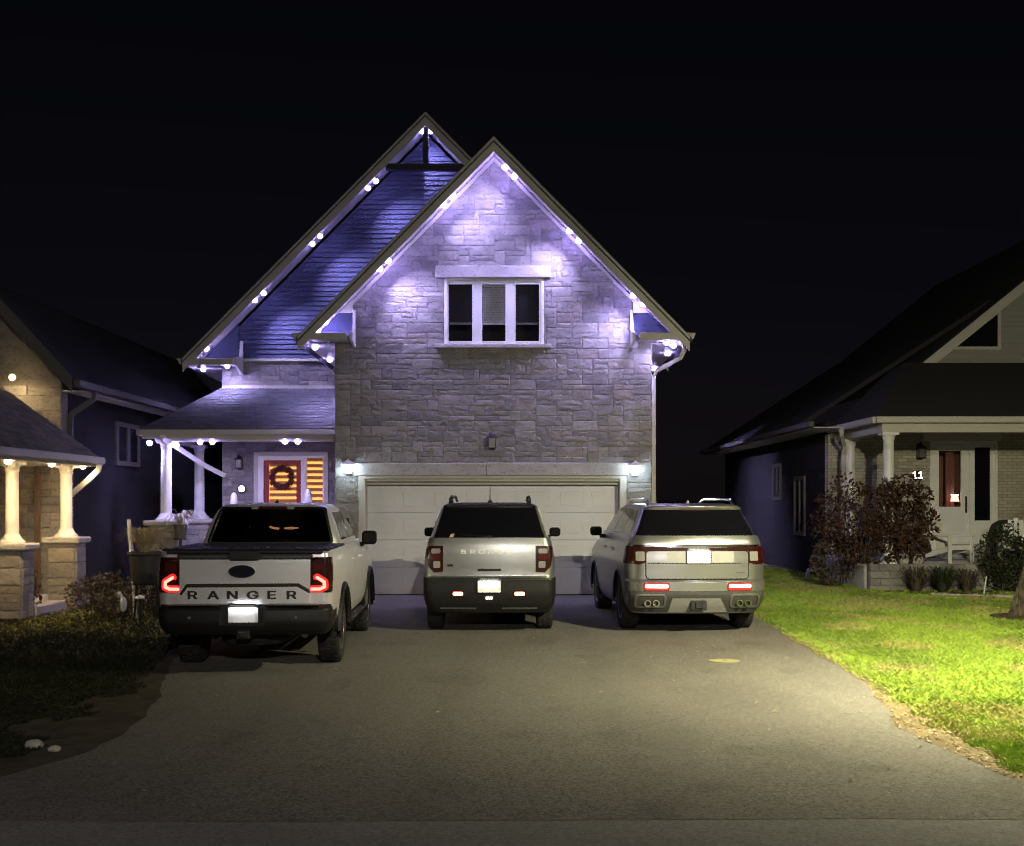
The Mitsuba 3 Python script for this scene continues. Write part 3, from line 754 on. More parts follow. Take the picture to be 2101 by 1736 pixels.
# ------------------------------------------------------------------ soffit lights and other lamps of the main house
HOUSING = plain('light_housing', (.45, .45, .46), 0.4)
LENS = plain('light_lens', (.8, .8, .8), 0.3)
def look_frame(d):
    d = np.asarray(d, float); d /= np.linalg.norm(d)
    a = np.cross(d, [0.31, 0.95, 0.1]); a /= np.linalg.norm(a)
    return d, a, np.cross(d, a)
def orient(mesh, d, c):
    """Turns a mesh modelled along +z to face along d at c."""
    d, a, b = look_frame(d)
    mesh.vertices = mesh.vertices @ np.stack([a, b, d]) + c
    return mesh
def soffit_light(c, d, label, power=15.0, color=LED, cutoff=54.0, beam=24.0, r=.054, group='soffit lights along the eaves', lens=(34, 27, 80), aim=None, weight=1.0):
    t = thing('soffit_light', label, 'light', group)
    c = np.asarray(c, float)
    put('housing', orient(lathe([(r * 1.18, -.012), (r * 1.18, .004), (r * 1.05, .008)], n=16), d, c), HOUSING, t)
    put('lens', ball(c + np.asarray(d, float) / np.linalg.norm(d) * .02, r, 2), LENS, t, True, emitter={**glow('l', lens), 'sampling_weight': 0.3})
    q = np.asarray(aim if aim is not None else d, float); q = q / np.linalg.norm(q)
    o = c + np.asarray(d, float) / np.linalg.norm(d) * .085
    scene[t + '__beam'] = {'type': 'spot', 'to_world': T().look_at(origin=o.tolist(), target=(o + q).tolist(), up=[0.1, 0.98, 0.17]),
                           'intensity': rgb(np.asarray(color) * power * GAIN), 'cutoff_angle': cutoff, 'beam_width': beam, 'sampling_weight': weight}
    return t

def rake(u, v, Y): return (X(u, Y), Y, Z(v, Y))
ORD = ['topmost', 'second', 'third', 'fourth', 'fifth', 'sixth', 'seventh', 'eighth', 'ninth', 'tenth']
fy = YR + .075
dl, dr_ = (.62, .06, -.78), (-.62, .06, -.78)
al, ar = (.62, .13, -.78), (-.62, .13, -.78)
for k, (u, v_) in enumerate([(928, 401), (909, 419), (795, 533), (778, 550), (667, 659), (650, 677)]):
    soffit_light(rake(u, v_, fy), dl, f'{ORD[k]} violet soffit light from the peak on the left slope of the front stone gable', (7.5 if k < 2 else 11) if k < 4 else 3, aim=al, weight=1.5, lens=(46, 36, 115))
for k, (u, v_) in enumerate([(1038, 341), (1057, 360), (1170, 472), (1189, 492), (1301, 604), (1322, 622)]):
    soffit_light(rake(u, v_, fy), dr_, f'{ORD[k]} violet soffit light from the peak on the right slope of the front stone gable', (7.5 if k < 2 else 12) if k < 4 else 11, aim=ar, weight=1.5, lens=(46, 36, 115))
fy = YMR + .075
for k, (u, v_) in enumerate([(866, 268)]):
    soffit_light(rake(u, v_, fy), (.5, .3, -.8), 'violet soffit light left of the timber post at the peak of the rear blue gable', 18, aim=(.30, .35, -.88), cutoff=70)
soffit_light(rake(884, 268, fy), (-.5, .3, -.8), 'violet soffit light right of the timber post at the peak of the rear blue gable', 18, aim=(-.30, .35, -.88), cutoff=70)
for k, (u, v_) in enumerate([(770, 370), (754, 385), (656, 483), (640, 499), (540, 600), (522, 615), (423, 714)]):
    soffit_light(rake(u, v_, fy), dl, f'{ORD[k]} violet soffit light down the left slope of the rear blue siding gable', 12 if k < 6 else 3.0, aim=al, weight=2.0, lens=(28, 23, 62))
down = (0, 0, -1)
for (x, y, z, a, lab, pw) in [
    (-3.72, 23.75, 4.795, (.2, 0, -1), 'violet soffit light at the lower left corner of the front gable', 7),
    (-3.74, 25.8, 4.795, (.2, .25, -1), 'violet soffit light under the left side eave of the garage block, above the porch roof', 15),
    (3.02, 23.5, 4.80, (-.35, .1, -1), 'violet soffit light outermost under the right eave return of the front gable', 6),
    (2.84, 23.12, 4.81, (-.35, .25, -1), 'violet soffit light under the right eave return, nearest the stone corner', 6),
    (3.06, 24.7, 4.795, (-.2, 0, -1), 'violet soffit light under the right side eave above the downspout', 9),
    (-6.72, 27.35, 4.76, (.25, 0, -1), 'violet soffit light at the lower left corner of the rear gable', 9),
    (-6.95, 30.6, 4.76, (.3, 0, -1), 'violet soffit light farthest back under the left side eave', 14),
    (-6.08, 26.82, 4.775, (0, .45, -1), 'violet soffit light under the left eave return of the rear gable, beside its end trim', 9)]:
    soffit_light((x, y, z), down, lab, pw, aim=a, cutoff=74, beam=30)
soffit_light((3.10, 27.5, 4.795), down, 'violet soffit light far along the right side eave of the garage block', 10, aim=(.55, .1, -1), cutoff=80, beam=40)
soffit_light((3.14, 36.6, 4.76), down, 'violet soffit light at the back end of the right side eave of the main block', 150, aim=(.70, .10, -.92), cutoff=46, beam=20)
for (u, v_, y, lab, pw) in [(307, 907, 25.35, 'violet soffit light at the left corner of the porch eave', 3.5), (362, 911, 25.45, 'violet soffit light beside the front porch column', 4.5),
                            (411, 905, 25.4, 'violet soffit light third along the porch eave', 4.5), (436, 905, 25.4, 'violet soffit light fourth along the porch eave', 4.5),
                            (585, 904, 25.4, 'left one of the two violet soffit lights above the red front door', 4.5), (611, 904, 25.4, 'right one of the two violet soffit lights above the red front door', 4.5)]:
    soffit_light((X(u, y), y, Z(v_, y)), (0, -.25, -1), lab, pw, aim=(0, .25, -1), cutoff=75, beam=35)

def wall_sconce(x, z, label):
    t = thing('wall_sconce', label, 'wall light', 'lit sconces beside the garage door')
    put('back_plate', box(x - .06, x + .06, YW - .075, YW - .045, z - .14, z + .10, .008), CREAM, t)
    put('hood', M(lathe([(.02, .12), (.06, .10), (.13, .05), (.135, .04)], (x, YW - .17, z), 20)), CREAM, t, 30)
    put('arm', tube([(x, YW - .06, z + .08), (x, YW - .12, z + .14), (x, YW - .17, z + .12)], .012), CREAM, t)
    put('globe', ball((x, YW - .17, z - .025), (.105, .095, .075)), LENS, t, True, emitter={**glow('g', (30, 38, 43)), 'sampling_weight': 1.2})
wall_sconce(X(715, YW) + .01, Z(958, YW), 'glowing white sconce at the left of the garage door')
wall_sconce(X(1302, YW), Z(961, YW), 'glowing white sconce at the right of the garage door')

def coach_lantern(x, y, z, label, h=.34):
    t = thing('coach_lantern', label, 'lantern')
    w = h * .30
    put('back_plate', box(x - w * .5, x + w * .5, y - .045, y - .015, z - h * .45, z + h * .45, .008), BLACK, t)
    put('arm', tube([(x, y - .03, z + h * .38), (x, y - .12, z + h * .52), (x, y - .15, z + h * .4)], .012), BLACK, t)
    c = (x, y - .15, z)
    put('roof', lathe([(.012, h * .42), (w * .35, h * .36), (w * .95, h * .22), (w * .95, h * .19)], c, 4), BLACK, t)
    put('cage', M(*[box(x + sx * w * .62 - .008, x + sx * w * .62 + .008, y - .15 + sy * w * .62 - .008, y - .15 + sy * w * .62 + .008, z - h * .32, z + h * .2) for sx in (-1, 1) for sy in (-1, 1)], box(x - w * .72, x + w * .72, y - .15 - w * .72, y - .15 + w * .72, z - h * .36, z - h * .31)), BLACK, t)
    put('glass', box(x - w * .56, x + w * .56, y - .15 - w * .56, y - .15 + w * .56, z - h * .31, z + h * .19), plain('seedy_glass', (.12, .12, .13), .25), t)
coach_lantern(X(1010, YW), YW, Z(907, YW), 'unlit black lantern on the stone above the garage door')
coach_lantern(X(493, YM), YM, Z(950, YM), 'unlit black lantern beside the red front door')

t = thing('round_wall_light', 'small round lit wall light left of the red front door', 'wall light')
put('ring', lathe([(.095, 0.0), (.10, -.03), (.075, -.032)], (X(497, YM), YM - .035, Z(1003, YM)), 24, 'y'), BLACK, t)
put('disc', lathe([(.074, -.030), (.06, -.045), (.01, -.05)], (X(497, YM), YM - .035, Z(1003, YM)), 24, 'y'), LENS, t, emitter={**glow('d', (3.4, 2.7, 1.8)), 'sampling_weight': 0.05})

t = thing('door_wreath', 'dark red berry wreath hanging on the red front door', 'wreath')
wc, wr = np.array([X(579, YM), YM - .045, Z(980, YM)]), .215
r = np.random.default_rng(5)
ms = []
for k in range(420):
    a = r.random() * 6.283; b = r.random() * 6.283; q = .075 * math.sqrt(r.random())
    R = wr + q * math.cos(b)
    ms.append(ball(wc + [R * math.cos(a), q * math.sin(b) * .7, R * math.sin(a)], .012 + .010 * r.random(), 0))
put('berries', M(*ms), plain('berry', (.13, .02, .02), .5), t)
tw = []
for k in range(90):
    a = r.random() * 6.283
    p0 = wc + [wr * math.cos(a), 0, wr * math.sin(a)]
    d = np.array([math.cos(a + r.normal(0, 1.3)), r.normal(0, .4), math.sin(a + r.normal(0, 1.3))])
    tw.append(tube([p0, p0 + d * (.06 + .06 * r.random())], [.006, .002], 4))
put('twigs', M(*tw), plain('twig', (.05, .02, .015), .8), t)
th = np.linspace(0, 2 * np.pi, 25)
put('ring', tube(np.stack([wc[0] + wr * np.cos(th), wc[1] + 0 * th, wc[2] + wr * np.sin(th)], 1), .04, 8), plain('twig_ring', (.05, .018, .015), .8), t)

def ghost(x, y, z0, h, w, label):
    t = thing('porch_figure', label, 'decoration')
    put('drape', lathe([(w * .52, 0), (w * .5, h * .1), (w * .40, h * .35), (w * .30, h * .62), (w * .20, h * .74)], (x, y, z0), 20), WHITE, t, 40)
    put('head', ball((x, y, z0 + h * .84), (w * .2, w * .2, h * .16), 2), WHITE, t, True)
ghost(X(480, 26.4), 26.4, EF, 1.36, .40, 'white draped figure on the porch under the small round wall light')
ghost(X(632, 26.6), 26.6, EF, 1.43, .44, 'white draped figure in front of the lit sidelight')

# ------------------------------------------------------------------ the two street lamps
def street_lamp(pos, aim, power, color, label, globe, beam, cutoff, weight):
    t = thing('street_lamp', label, 'street lamp')
    lx, ly, lz = pos
    qx = lx + 1.1                                     # the post stands to the right, its arm reaches over
    put('pole', lathe([(.09, -.05), (.09, .5), (.06, .55), (.045, lz + .1), (.045, lz + .25)], (qx, ly, 0), 20), BLACK, t, 30)
    put('base', lathe([(.15, -.04), (.15, .12), (.11, .3), (.095, .5)], (qx, ly, 0), 20), BLACK, t, 30)
    put('arm', tube([(qx, ly, lz + .15), (qx - .4, ly, lz + .24), (lx + .2, ly, lz + .20)], .03, 10), BLACK, t, 40)
    put('head', M(lathe([(.20, lz + .06), (.20, lz + .09), (.15, lz + .19), (.05, lz + .24), (.01, lz + .245)], (lx, ly, 0), 24)), BLACK, t, 30)
    put('lens', lathe([(.19, lz + .055), (.17, lz + .03), (.10, lz + .005), (.01, lz)], (lx, ly, 0), 24), LENS, t, 30, emitter={**glow('g', color * globe), 'sampling_weight': 1.0})
    ld = (aim - pos) / np.linalg.norm(aim - pos)
    lo = pos + [0, 0, -.04]
    scene[t + '__beam'] = {'type': 'spot', 'to_world': T().look_at(origin=lo.tolist(), target=(lo + ld).tolist(), up=[0, 0.1, 1]), 'intensity': rgb(color * power * GAIN),
                           'cutoff_angle': cutoff, 'beam_width': beam, 'sampling_weight': weight}
street_lamp(LAMP, LAMP_AIM, LAMP_POWER, LAMP_COLOR, 'dark lamp post on the lawn just right of the view', 40.0, 38.0, 84.0, 26.0)
street_lamp(LAMP2, np.array([0.0, 20.0, 2.0]), LAMP2_POWER, LAMP2_COLOR, 'tall street lamp across the road behind the viewer', 100.0, 60.0, 85.0, 18.0)

# ------------------------------------------------------------------ vehicles
def shell(levels, off=0.0, nz=30, nc=7):
    """Car-body solid from plan outlines stacked in z. levels: (z, half width, rear y, front y, rear corner r, front corner r, rear bulge)."""
    L = np.array(levels, float)
    zz = np.unique(np.concatenate([L[:, 0], np.linspace(L[0, 0], L[-1, 0], nz)]))
    P = PchipInterpolator(L[:, 0], L[:, 1:], axis=0)(zz)
    rings = []
    for k, (z, (w, yr, yf, rr, rf, bu)) in enumerate(zip(zz, P)):
        w, yr, yf = w + off, yr - off, yf + off
        rr, rf = min(rr, w * .9), min(rf, w * .9)
        pts = []
        for t in np.linspace(-1, 1, 13):
            x = t * (w - rr); pts.append((x, yr + bu * ((x / w) ** 2)))
        yc = yr + bu * (((w - rr) / w) ** 2)
        for a in np.linspace(0, np.pi / 2, nc + 1)[1:]: pts.append((w - rr + rr * math.sin(a), yc + rr - rr * math.cos(a)))
        for t in np.linspace(0, 1, 15)[1:-1]: pts.append((w, yc + rr + (yf - rf - yc - rr) * t))
        for a in np.linspace(0, np.pi / 2, nc + 1): pts.append((w - rf + rf * math.cos(a), yf - rf + rf * math.sin(a)))
        full = pts + [(-x, y) for x, y in pts[13:][::-1]]
        dz = off if k == len(zz) - 1 else -off if k == 0 else 0
        rings.append(np.array([(x, y, z + dz) for x, y in full]))
    return loft(rings)

class Car:
    def __init__(self, key, x, y, yaw, z):
        self.key, self.M = key, None
        c, s = math.cos(yaw), math.sin(yaw)
        self.R = np.array([[c, -s, 0], [s, c, 0], [0, 0, 1.0]]); self.t = np.array([x, y, z])
        self.tilt = 0.0
    def at(self, m):
        m = m.copy()
        v = m.vertices.copy()
        v[:, 2] += v[:, 1] * self.tilt
        m.vertices = v @ self.R.T + self.t
        return m
    def put(self, name, mesh, material, parent=None, smooth=30, **more):
        return put(name, self.at(mesh), material, parent or self.key, smooth, **more)

def patch(sh, poly, y0, y1):
    """The piece of the body skin seen through an outline drawn on the rear (x, z)."""
    return tri(man(sh) ^ man(xz_prism(poly, y0, y1)))
def patch_side(sh, poly, x0, x1):
    return tri(man(sh) ^ man(yz_prism(poly, x0, x1)))
def rpoly(x0, x1, z0, z1, r=.02):
    return sg.box(x0 + r, z0 + r, x1 - r, z1 - r).buffer(r, quad_segs=4)

def wheel(car, x, y, rad, w, side, name='wheel'):
    """Tyre with tread blocks, rim with spokes; side = +1 for the right-hand side."""
    k = part(name, car.key)
    h = w / 2
    car.put('tyre', lathe([(rad * .62, -h * .86), (rad * .80, -h), (rad * .94, -h * .92), (rad * .99, -h * .7), (rad, -h * .3), (rad, h * .3), (rad * .99, h * .7), (rad * .94, h * .92), (rad * .80, h), (rad * .62, h * .86)], (x, y, rad), 36, 'x'), RUBBER, k)
    tr = []
    for i in range(30):
        a = i * 2 * np.pi / 30
        for xo, da in ((-h * .55, 0), (0, .09), (h * .55, 0)):
            b = box(xo - h * .22, xo + h * .22, -rad * .07, rad * .07, rad - .004, rad + .007)
            b.apply_transform(trimesh.transformations.rotation_matrix(a + da, [1, 0, 0]))
            b.apply_translation([x, y, rad]); tr.append(b)
    car.put('tread', M(*tr), RUBBER, k, False)
    sp = [lathe([(rad * .64, side * h * .55), (rad * .64, side * h * .9), (rad * .56, side * h * .9), (rad * .54, side * h * .55)], (x, y, rad), 30, 'x'),
          lathe([(.02, side * h * .7), (rad * .16, side * h * .72), (rad * .18, side * h * .6)], (x, y, rad), 16, 'x')]
    for i in range(6):
        b = box(side * h * .66 - .015, side * h * .66 + .015, -.03, .03, rad * .1, rad * .6)
        b.apply_transform(trimesh.transformations.rotation_matrix(i * np.pi / 3, [1, 0, 0]))
        b.apply_translation([x, y, rad]); sp.append(b)
    car.put('rim', M(*sp), ALLOY, k)
    return k

def arches(sh, ys, rad, hw, depth=.34, zc=None):
    s = man(sh)
    for y in ys:
        for sx in (-1, 1):
            c = lathe([(rad, -.5), (rad, .5)], (0, 0, 0), 40, 'x')
            c.apply_translation([sx * (hw + .5 - depth), y, zc if zc else rad * .93])
            s = s - man(c)
    return tri(s)

def plate(car, x, z, y, w=.325, h=.168, group=None):
    k = part('licence_plate', car.key)
    car.put('plate_panel', xz_prism(rpoly(x - w / 2, x + w / 2, z - h / 2, z + h / 2, .012), y - .004, y + .004), PLATE, k)
    car.put('frame', xz_prism(rpoly(x - w / 2 - .006, x + w / 2 + .006, z - h / 2 - .006, z + h / 2 + .006, .014).difference(rpoly(x - w / 2 + .004, x + w / 2 - .004, z - h / 2 + .004, z + h / 2 - .004, .012)), y - .006, y + .006), PLASTIC, k)
    cy, cz = y - .052, z + h / 2 + .024
    car.put('plate_lamp', box(x - .14, x + .14, cy - .014, cy + .012, cz + .008, cz + .020, .003), PLASTIC, k)
    q = trimesh.Trimesh([[x - .13, cy - .009, cz - .007], [x + .13, cy - .009, cz - .007], [x + .13, cy + .007, cz + .006], [x - .13, cy + .007, cz + .006]], [[0, 2, 1], [0, 3, 2]], process=False)
    car.put('lamp_strip', q, LENS, k, False, emitter={**glow('p', (28, 28, 30)), 'sampling_weight': 1.2})
    return k

def stroke(points, w): return sg.LineString(points).buffer(w / 2, quad_segs=5)
MATBLACK = plain('matt_black', (.008, .008, .009), .75, 0, .15)
GLOWRED = plain('lit_red_lens', (.5, .05, .04), .3)
def red_glow(k=1.0): return {**glow('r', np.array([9.0, .75, .55]) * k), 'sampling_weight': .35}

# --- pickup truck
TY = 13.4
truck = thing('pickup_truck', 'silver pickup truck with black bed cover and lit tail lights, leftmost vehicle', 'pickup truck')
C = Car(truck, X(501.5, TY), TY, math.radians(1.3), -0.004); C.tilt = .006
low = [(.46, .86, .10, 5.10, .10, .35, .03), (.60, .915, .06, 5.2, .10, .40, .03), (.78, .93, .03, 5.25, .10, .45, .02), (1.0, .925, .03, 5.2, .09, .45, .02), (1.10, .92, .03, 5.05, .09, .45, .02),
       (1.2, .91, .03, 4.1, .08, .30, .02), (1.30, .895, .035, 3.95, .08, .25, .02), (1.335, .875, .05, 3.9, .08, .25, .02)]
up = [(1.28, .845, 1.60, 3.92, .12, .3, .02), (1.40, .815, 1.62, 3.75, .12, .3, .03), (1.55, .765, 1.68, 3.5, .12, .3, .03), (1.70, .70, 1.75, 3.2, .12, .28, .04), (1.775, .655, 1.82, 3.02, .12, .26, .05), (1.81, .60, 1.90, 2.9, .14, .24, .06), (1.828, .45, 2.05, 2.7, .14, .2, .06)]
body = shell(low)
wy, fyw, rad = 1.16, 4.38, .385
body = arches(body, (wy, fyw), .46, .94, .32, .40)
cav = box(-.74, .74, .08, 1.55, 1.0, 1.5)
body = tri(man(body) - man(cav))
C.put('body', body, SILVER)
cab = shell(up)
inner = shell([(1.29, .80, 1.69, 3.7, .1, .25, .02), (1.40, .77, 1.71, 3.6, .1, .25, .03), (1.55, .72, 1.77, 3.35, .1, .25, .03), (1.70, .66, 1.84, 3.05, .1, .2, .04), (1.775, .60, 1.92, 2.9, .1, .2, .05)])
win = sg.Polygon([(-.70, 1.385), (.70, 1.385), (.60, 1.735), (-.60, 1.735)]).buffer(.02, join_style=1)
hollow = man(cab) - man(inner)
hollow = hollow - man(xz_prism(win, 1.4, 2.2))
cb = C.put('cab', tri(hollow), SILVER)
gl = tri((man(shell(up, -.012)) - man(shell(up, -.018))) ^ man(xz_prism(win.buffer(.012), 1.4, 2.2)))
C.put('rear_window', gl, TINTPANE, cb, True)
C.put('window_surround', tri((man(shell(up, .004)) - man(shell(up, -.02))) ^ man(xz_prism(win.buffer(.028).difference(win), 1.4, 2.2))), PLASTIC, cb)
C.put('headliner', M(box(-.6, .6, 2.0, 2.9, 1.745, 1.765), box(-.76, .76, 3.30, 3.32, 1.3, 1.62)), ROOMDARK, cb)
for sx in (-1, 1):
    C.put('seat', M(box(sx * .38 - .24, sx * .38 + .24, 2.7, 2.86, 1.28, 1.45, .05), box(sx * .38 - .13, sx * .38 + .13, 2.76, 2.86, 1.47, 1.66, .04)), PLASTIC, cb)
    C.put('rear_headrest', box(sx * .40 - .12, sx * .40 + .12, 1.95, 2.05, 1.40, 1.52, .03), PLASTIC, cb)
dash = part('dash_display', cb)
amber = {**glow('a', (4.0, 1.9, .6)), 'sampling_weight': .1}
dp = [stroke([(-.16, 1.520), (-.12, 1.505), (-.06, 1.500)], .028), stroke([(.02, 1.505), (.10, 1.515), (.19, 1.507), (.10, 1.494), (.02, 1.50)], .014), sg.Polygon([(.245, 1.49), (.245, 1.53), (.295, 1.512)])]
for q in dp: C.put('lit_segment', xz_prism(q, 2.58, 2.585), plain('amber', (.4, .2, .05), .4), dash, emitter=amber)
C.put('high_brake_light', box(-.17, .17, 1.79, 1.84, 1.752, 1.79, .006), DARKRED, cb)
for sx in (-1, 1):
    C.put('cargo_lamp', box(sx * .215 - .04, sx * .215 + .04, 1.785, 1.84, 1.753, 1.788, .006), CLEARLENS, cb)
C.put('antenna_fin', trimesh.convex.convex_hull(np.array([(-.03, 2.1, 1.82), (.03, 2.1, 1.82), (-.01, 2.28, 1.82), (.01, 2.28, 1.82), (0, 2.12, 1.875), (0, 2.15, 1.875)])), BLACK, cb)
for sx in (-1, 1):
    xa, xb = (.3, 1.0) if sx > 0 else (-1.0, -.3)
    for poly in ([(1.86, 1.40), (2.62, 1.40), (2.62, 1.70), (1.98, 1.70)], [(2.70, 1.40), (3.42, 1.40), (3.02, 1.71), (2.70, 1.71)]):
        C.put('side_window', patch_side(shell(up, .004), sg.Polygon(poly).buffer(.015), xa, xb), GLASSDARK, cb)
C.put('bed_cover', M(box(-.80, .80, .07, 1.58, 1.325, 1.352, .008), *[box(-.79, .79, .09 + k * .3, .10 + k * .3, 1.351, 1.358) for k in range(1, 5)], box(-.83, .83, .0, .075, 1.30, 1.345, .012)), PLASTIC)
for sx in (-1, 1): C.put('bed_rail_cap', box(sx * .845 - .045, sx * .845 + .045, .06, 1.62, 1.325, 1.352, .01), PLASTIC)
tg = part('tailgate', truck)
tz0, tz1 = .765, 1.232
scene[tg] = mikit.ply(C.at(patch(shell(low, .008), rpoly(-.695, .695, tz0, tz1, .015), -.2, .12)), SILVER, smooth=30)
C.put('top_band', patch(shell(low, .010), rpoly(-.72, .72, 1.238, 1.335, .012), -.2, .12), PLASTIC, tg)
C.put('band_trim', M(patch(shell(low, .016), rpoly(-.69, -.19, 1.263, 1.274, .004), -.2, .12), patch(shell(low, .016), rpoly(.19, .69, 1.263, 1.274, .004), -.2, .12), patch(shell(low, .016), rpoly(-.69, -.19, 1.300, 1.312, .004), -.2, .12), patch(shell(low, .016), rpoly(.19, .69, 1.300, 1.312, .004), -.2, .12)), GREYPL, tg)
C.put('latch_cover', box(-.155, .155, -.03, .06, 1.232, 1.338, .01), PLASTIC, tg)
crease = [(-.675, .872), (-.615, .958), (.565, .965), (.70, .885)]
groove = stroke(crease, .038).intersection(sg.box(-.69, .7, .69, 1.3))
C.put('crease_shadow_groove', patch(shell(low, .011), groove, -.2, .12), PLASTIC, tg)
lowp = sg.Polygon([(-.69, tz0 + .004), (.69, tz0 + .004), (.69, .862), (.562, .945), (-.612, .938), (-.668, .858), (-.69, .858)])
C.put('lower_panel', patch(shell(low, .026), lowp, -.2, .12), SILVER, tg)
k = part('lettering', tg)
for ch, cx in zip('RANGER', (-.556, -.337, -.132, .084, .286, .498)):
    C.put('letter', tri((man(shell(low, .030)) - man(shell(low, .022))) ^ (man(words(ch, .082, cx, .10, .819, .3, 1.6, True, True)) + man(words(ch, .082, cx + .006, .10, .8205, .3, 1.6, True, True)))), BLACK, k, False)
em = part('oval_emblem', tg)
ell = affinity.scale(sg.Point(0, 0).buffer(1, quad_segs=12), .142, .068)
ell = affinity.translate(ell, -.03, 1.112)
C.put('disc', xz_prism(ell.buffer(-.008), .000, .03), plain('emblem_dark', (.012, .012, .02), .2), em)
C.put('rim', xz_prism(ell.difference(ell.buffer(-.009)), -.005, .03), BLACK, em)
for sx in (-1, 1):
    tl = part('tail_light', truck)
    x0, x1 = (.698, .925) if sx > 0 else (-.925, -.698)
    lp = rpoly(x0, x1, .885, 1.262, .02)
    bodyl = tri(man(shell(low, .012)) ^ man(xz_prism(lp, -.2, .16)))
    scene[tl] = mikit.ply(C.at(bodyl), DARKRED, smooth=30)
    pts = [(sx * .770, 1.045), (sx * .845, .998), (sx * .848, .945), (sx * .80, .922), (sx * .715, .920)]
    C.put('lit_tube', tri((man(shell(low, .018)) - man(shell(low, .0))) ^ man(xz_prism(stroke(pts, .034), -.2, .16))), GLOWRED, tl, emitter=red_glow())
    C.put('glowing_lens', patch(shell(low, .0145), stroke(pts, .085).intersection(lp), -.2, .16), REDLENS, tl, emitter={**glow('r', (1.1, .03, .025)), 'sampling_weight': .1})
    C.put('inner_lens', patch(shell(low, .015), rpoly(min(sx * .73, sx * .83), max(sx * .73, sx * .83), .965, 1.02, .01), -.2, .16), REDLENS, tl)
    C.put('reverse_lens', patch(shell(low, .015), rpoly(min(sx * .73, sx * .85), max(sx * .73, sx * .85), 1.12, 1.20, .01), -.2, .16), REDLENS, tl)
bm = part('rear_bumper', truck)
bl = [(.44, .86, -.02, .6, .12, .1, .06), (.50, .90, -.09, .6, .14, .1, .08), (.60, .925, -.12, .6, .14, .1, .08), (.70, .925, -.11, .6, .13, .1, .07), (.758, .91, -.04, .6, .12, .1, .05)]
bs = man(shell(bl)) - man(box(-.24, .24, -.3, -.055, .55, .76)) - man(lathe([(.46, -.9), (.46, -.0)], (1.5, wy, .40), 30, 'x')) 
bs = bs - man(lathe([(.46, -.9), (.46, -.0)], (-.6, wy, .40), 30, 'x'))
scene[bm] = mikit.ply(C.at(tri(bs)), PLASTIC, smooth=30)
C.put('step_pad', M(box(-.80, -.26, -.10, .02, .757, .766, .003), box(.26, .80, -.10, .02, .757, .766, .003)), GREYPL, bm)
C.put('hitch', M(box(-.07, .07, -.10, .3, .40, .50, .01), box(-.035, .035, -.13, -.09, .42, .48, .006)), BLACK, bm)
for sx in (-1, 1): C.put('sensor', lathe([(.018, 0), (.016, -.008), (.002, -.009)], (sx * .56, -.118, .63), 14, 'y'), GREYPL, bm)
plate(C, 0.0, .655, -.07)
for sx in (-1, 1):
    for y in (wy, fyw):
        k = wheel(C, sx * .79, y, .385, .26, sx)
        th = np.linspace(math.radians(-8), math.radians(188), 22)
        C.put('fender_flare', M(tube(np.stack([np.full(22, sx * .925), y + .485 * np.cos(th), .40 + .485 * np.sin(th)], 1), .045, 8)), PLASTIC)
    mir = part('door_mirror', truck)
    C.put('shell', box(min(sx * .93, sx * 1.12), max(sx * .93, sx * 1.12), 3.30, 3.44, 1.27, 1.45, .03), MATBLACK, mir)
    C.put('stalk', box(min(sx * .80, sx * .95), max(sx * .80, sx * .95), 3.34, 3.42, 1.24, 1.30, .015), MATBLACK, mir)
    for y in (2.35, 3.2): C.put('door_handle', box(sx * .93 - .02, sx * .93 + .02, y - .1, y + .1, 1.12, 1.155, .01), SILVER)
    C.put('running_board', box(min(sx * .80, sx * .95), max(sx * .80, sx * .95), 1.75, 3.75, .38, .43, .012), PLASTIC)
ua = part('underbody', truck)
scene[ua] = mikit.ply(C.at(M(box(-.55, .55, .25, 4.9, .42, .60), tube([(-.7, wy, .385), (.7, wy, .385)], .055), ball((.05, wy, .37), (.16, .17, .16)), box(-.45, -.36, .3, 1.6, .36, .44), box(.36, .45, .3, 1.6, .36, .44))), BLACK, smooth=30)
C.put('spare_wheel', lathe([(.05, .30), (.33, .29), (.36, .34), (.36, .44), (.33, .49), (.05, .48)], (0, .62, 0), 28), RUBBER, ua)
C.put('tailpipe', tube([(.52, 1.2, .42), (.58, .6, .42), (.60, .30, .40)], .035), ALLOY, ua)

# --- compact boxy SUV in the middle
SY = 17.2
suv = thing('compact_suv', 'boxy sage grey suv with black lower body, middle one of the three vehicles', 'suv')
C = Car(suv, X(1004, SY), SY, 0.0, float(ground_z(18.0)) - .004)
low = [(.30, .82, .10, 4.30, .16, .35, .05), (.42, .885, .03, 4.38, .16, .40, .06), (.60, .905, .0, 4.40, .16, .42, .06), (.755, .905, .0, 4.40, .15, .42, .06), (.80, .90, .03, 4.40, .13, .42, .05),
       (1.0, .90, .035, 4.35, .12, .42, .05), (1.12, .885, .04, 4.1, .12, .4, .05), (1.22, .865, .05, 3.4, .11, .3, .05), (1.315, .84, .07, 3.3, .11, .3, .05)]
up = [(1.25, .83, .08, 3.35, .12, .3, .05), (1.315, .815, .085, 3.3, .12, .3, .05), (1.45, .775, .14, 3.1, .12, .28, .05), (1.60, .725, .21, 2.85, .12, .26, .05), (1.70, .685, .26, 2.65, .12, .24, .05), (1.755, .65, .27, 2.5, .13, .22, .06), (1.785, .60, .32, 2.35, .14, .2, .06), (1.80, .45, .50, 2.2, .14, .2, .06)]
wy, fyw, rad = .86, 3.54, .355
C.put('body', arches(shell(low), (wy, fyw), .42, .905, .30, .36), SAGE)
ck = part('lower_cladding', suv)
scene[ck] = mikit.ply(C.at(arches(tri(man(shell(low, .010)) ^ man(xz_prism(sg.box(-1, .2, 1, .772), -.3, 5))), (wy, fyw), .40, .915, .30, .36)), PLASTIC, smooth=30)
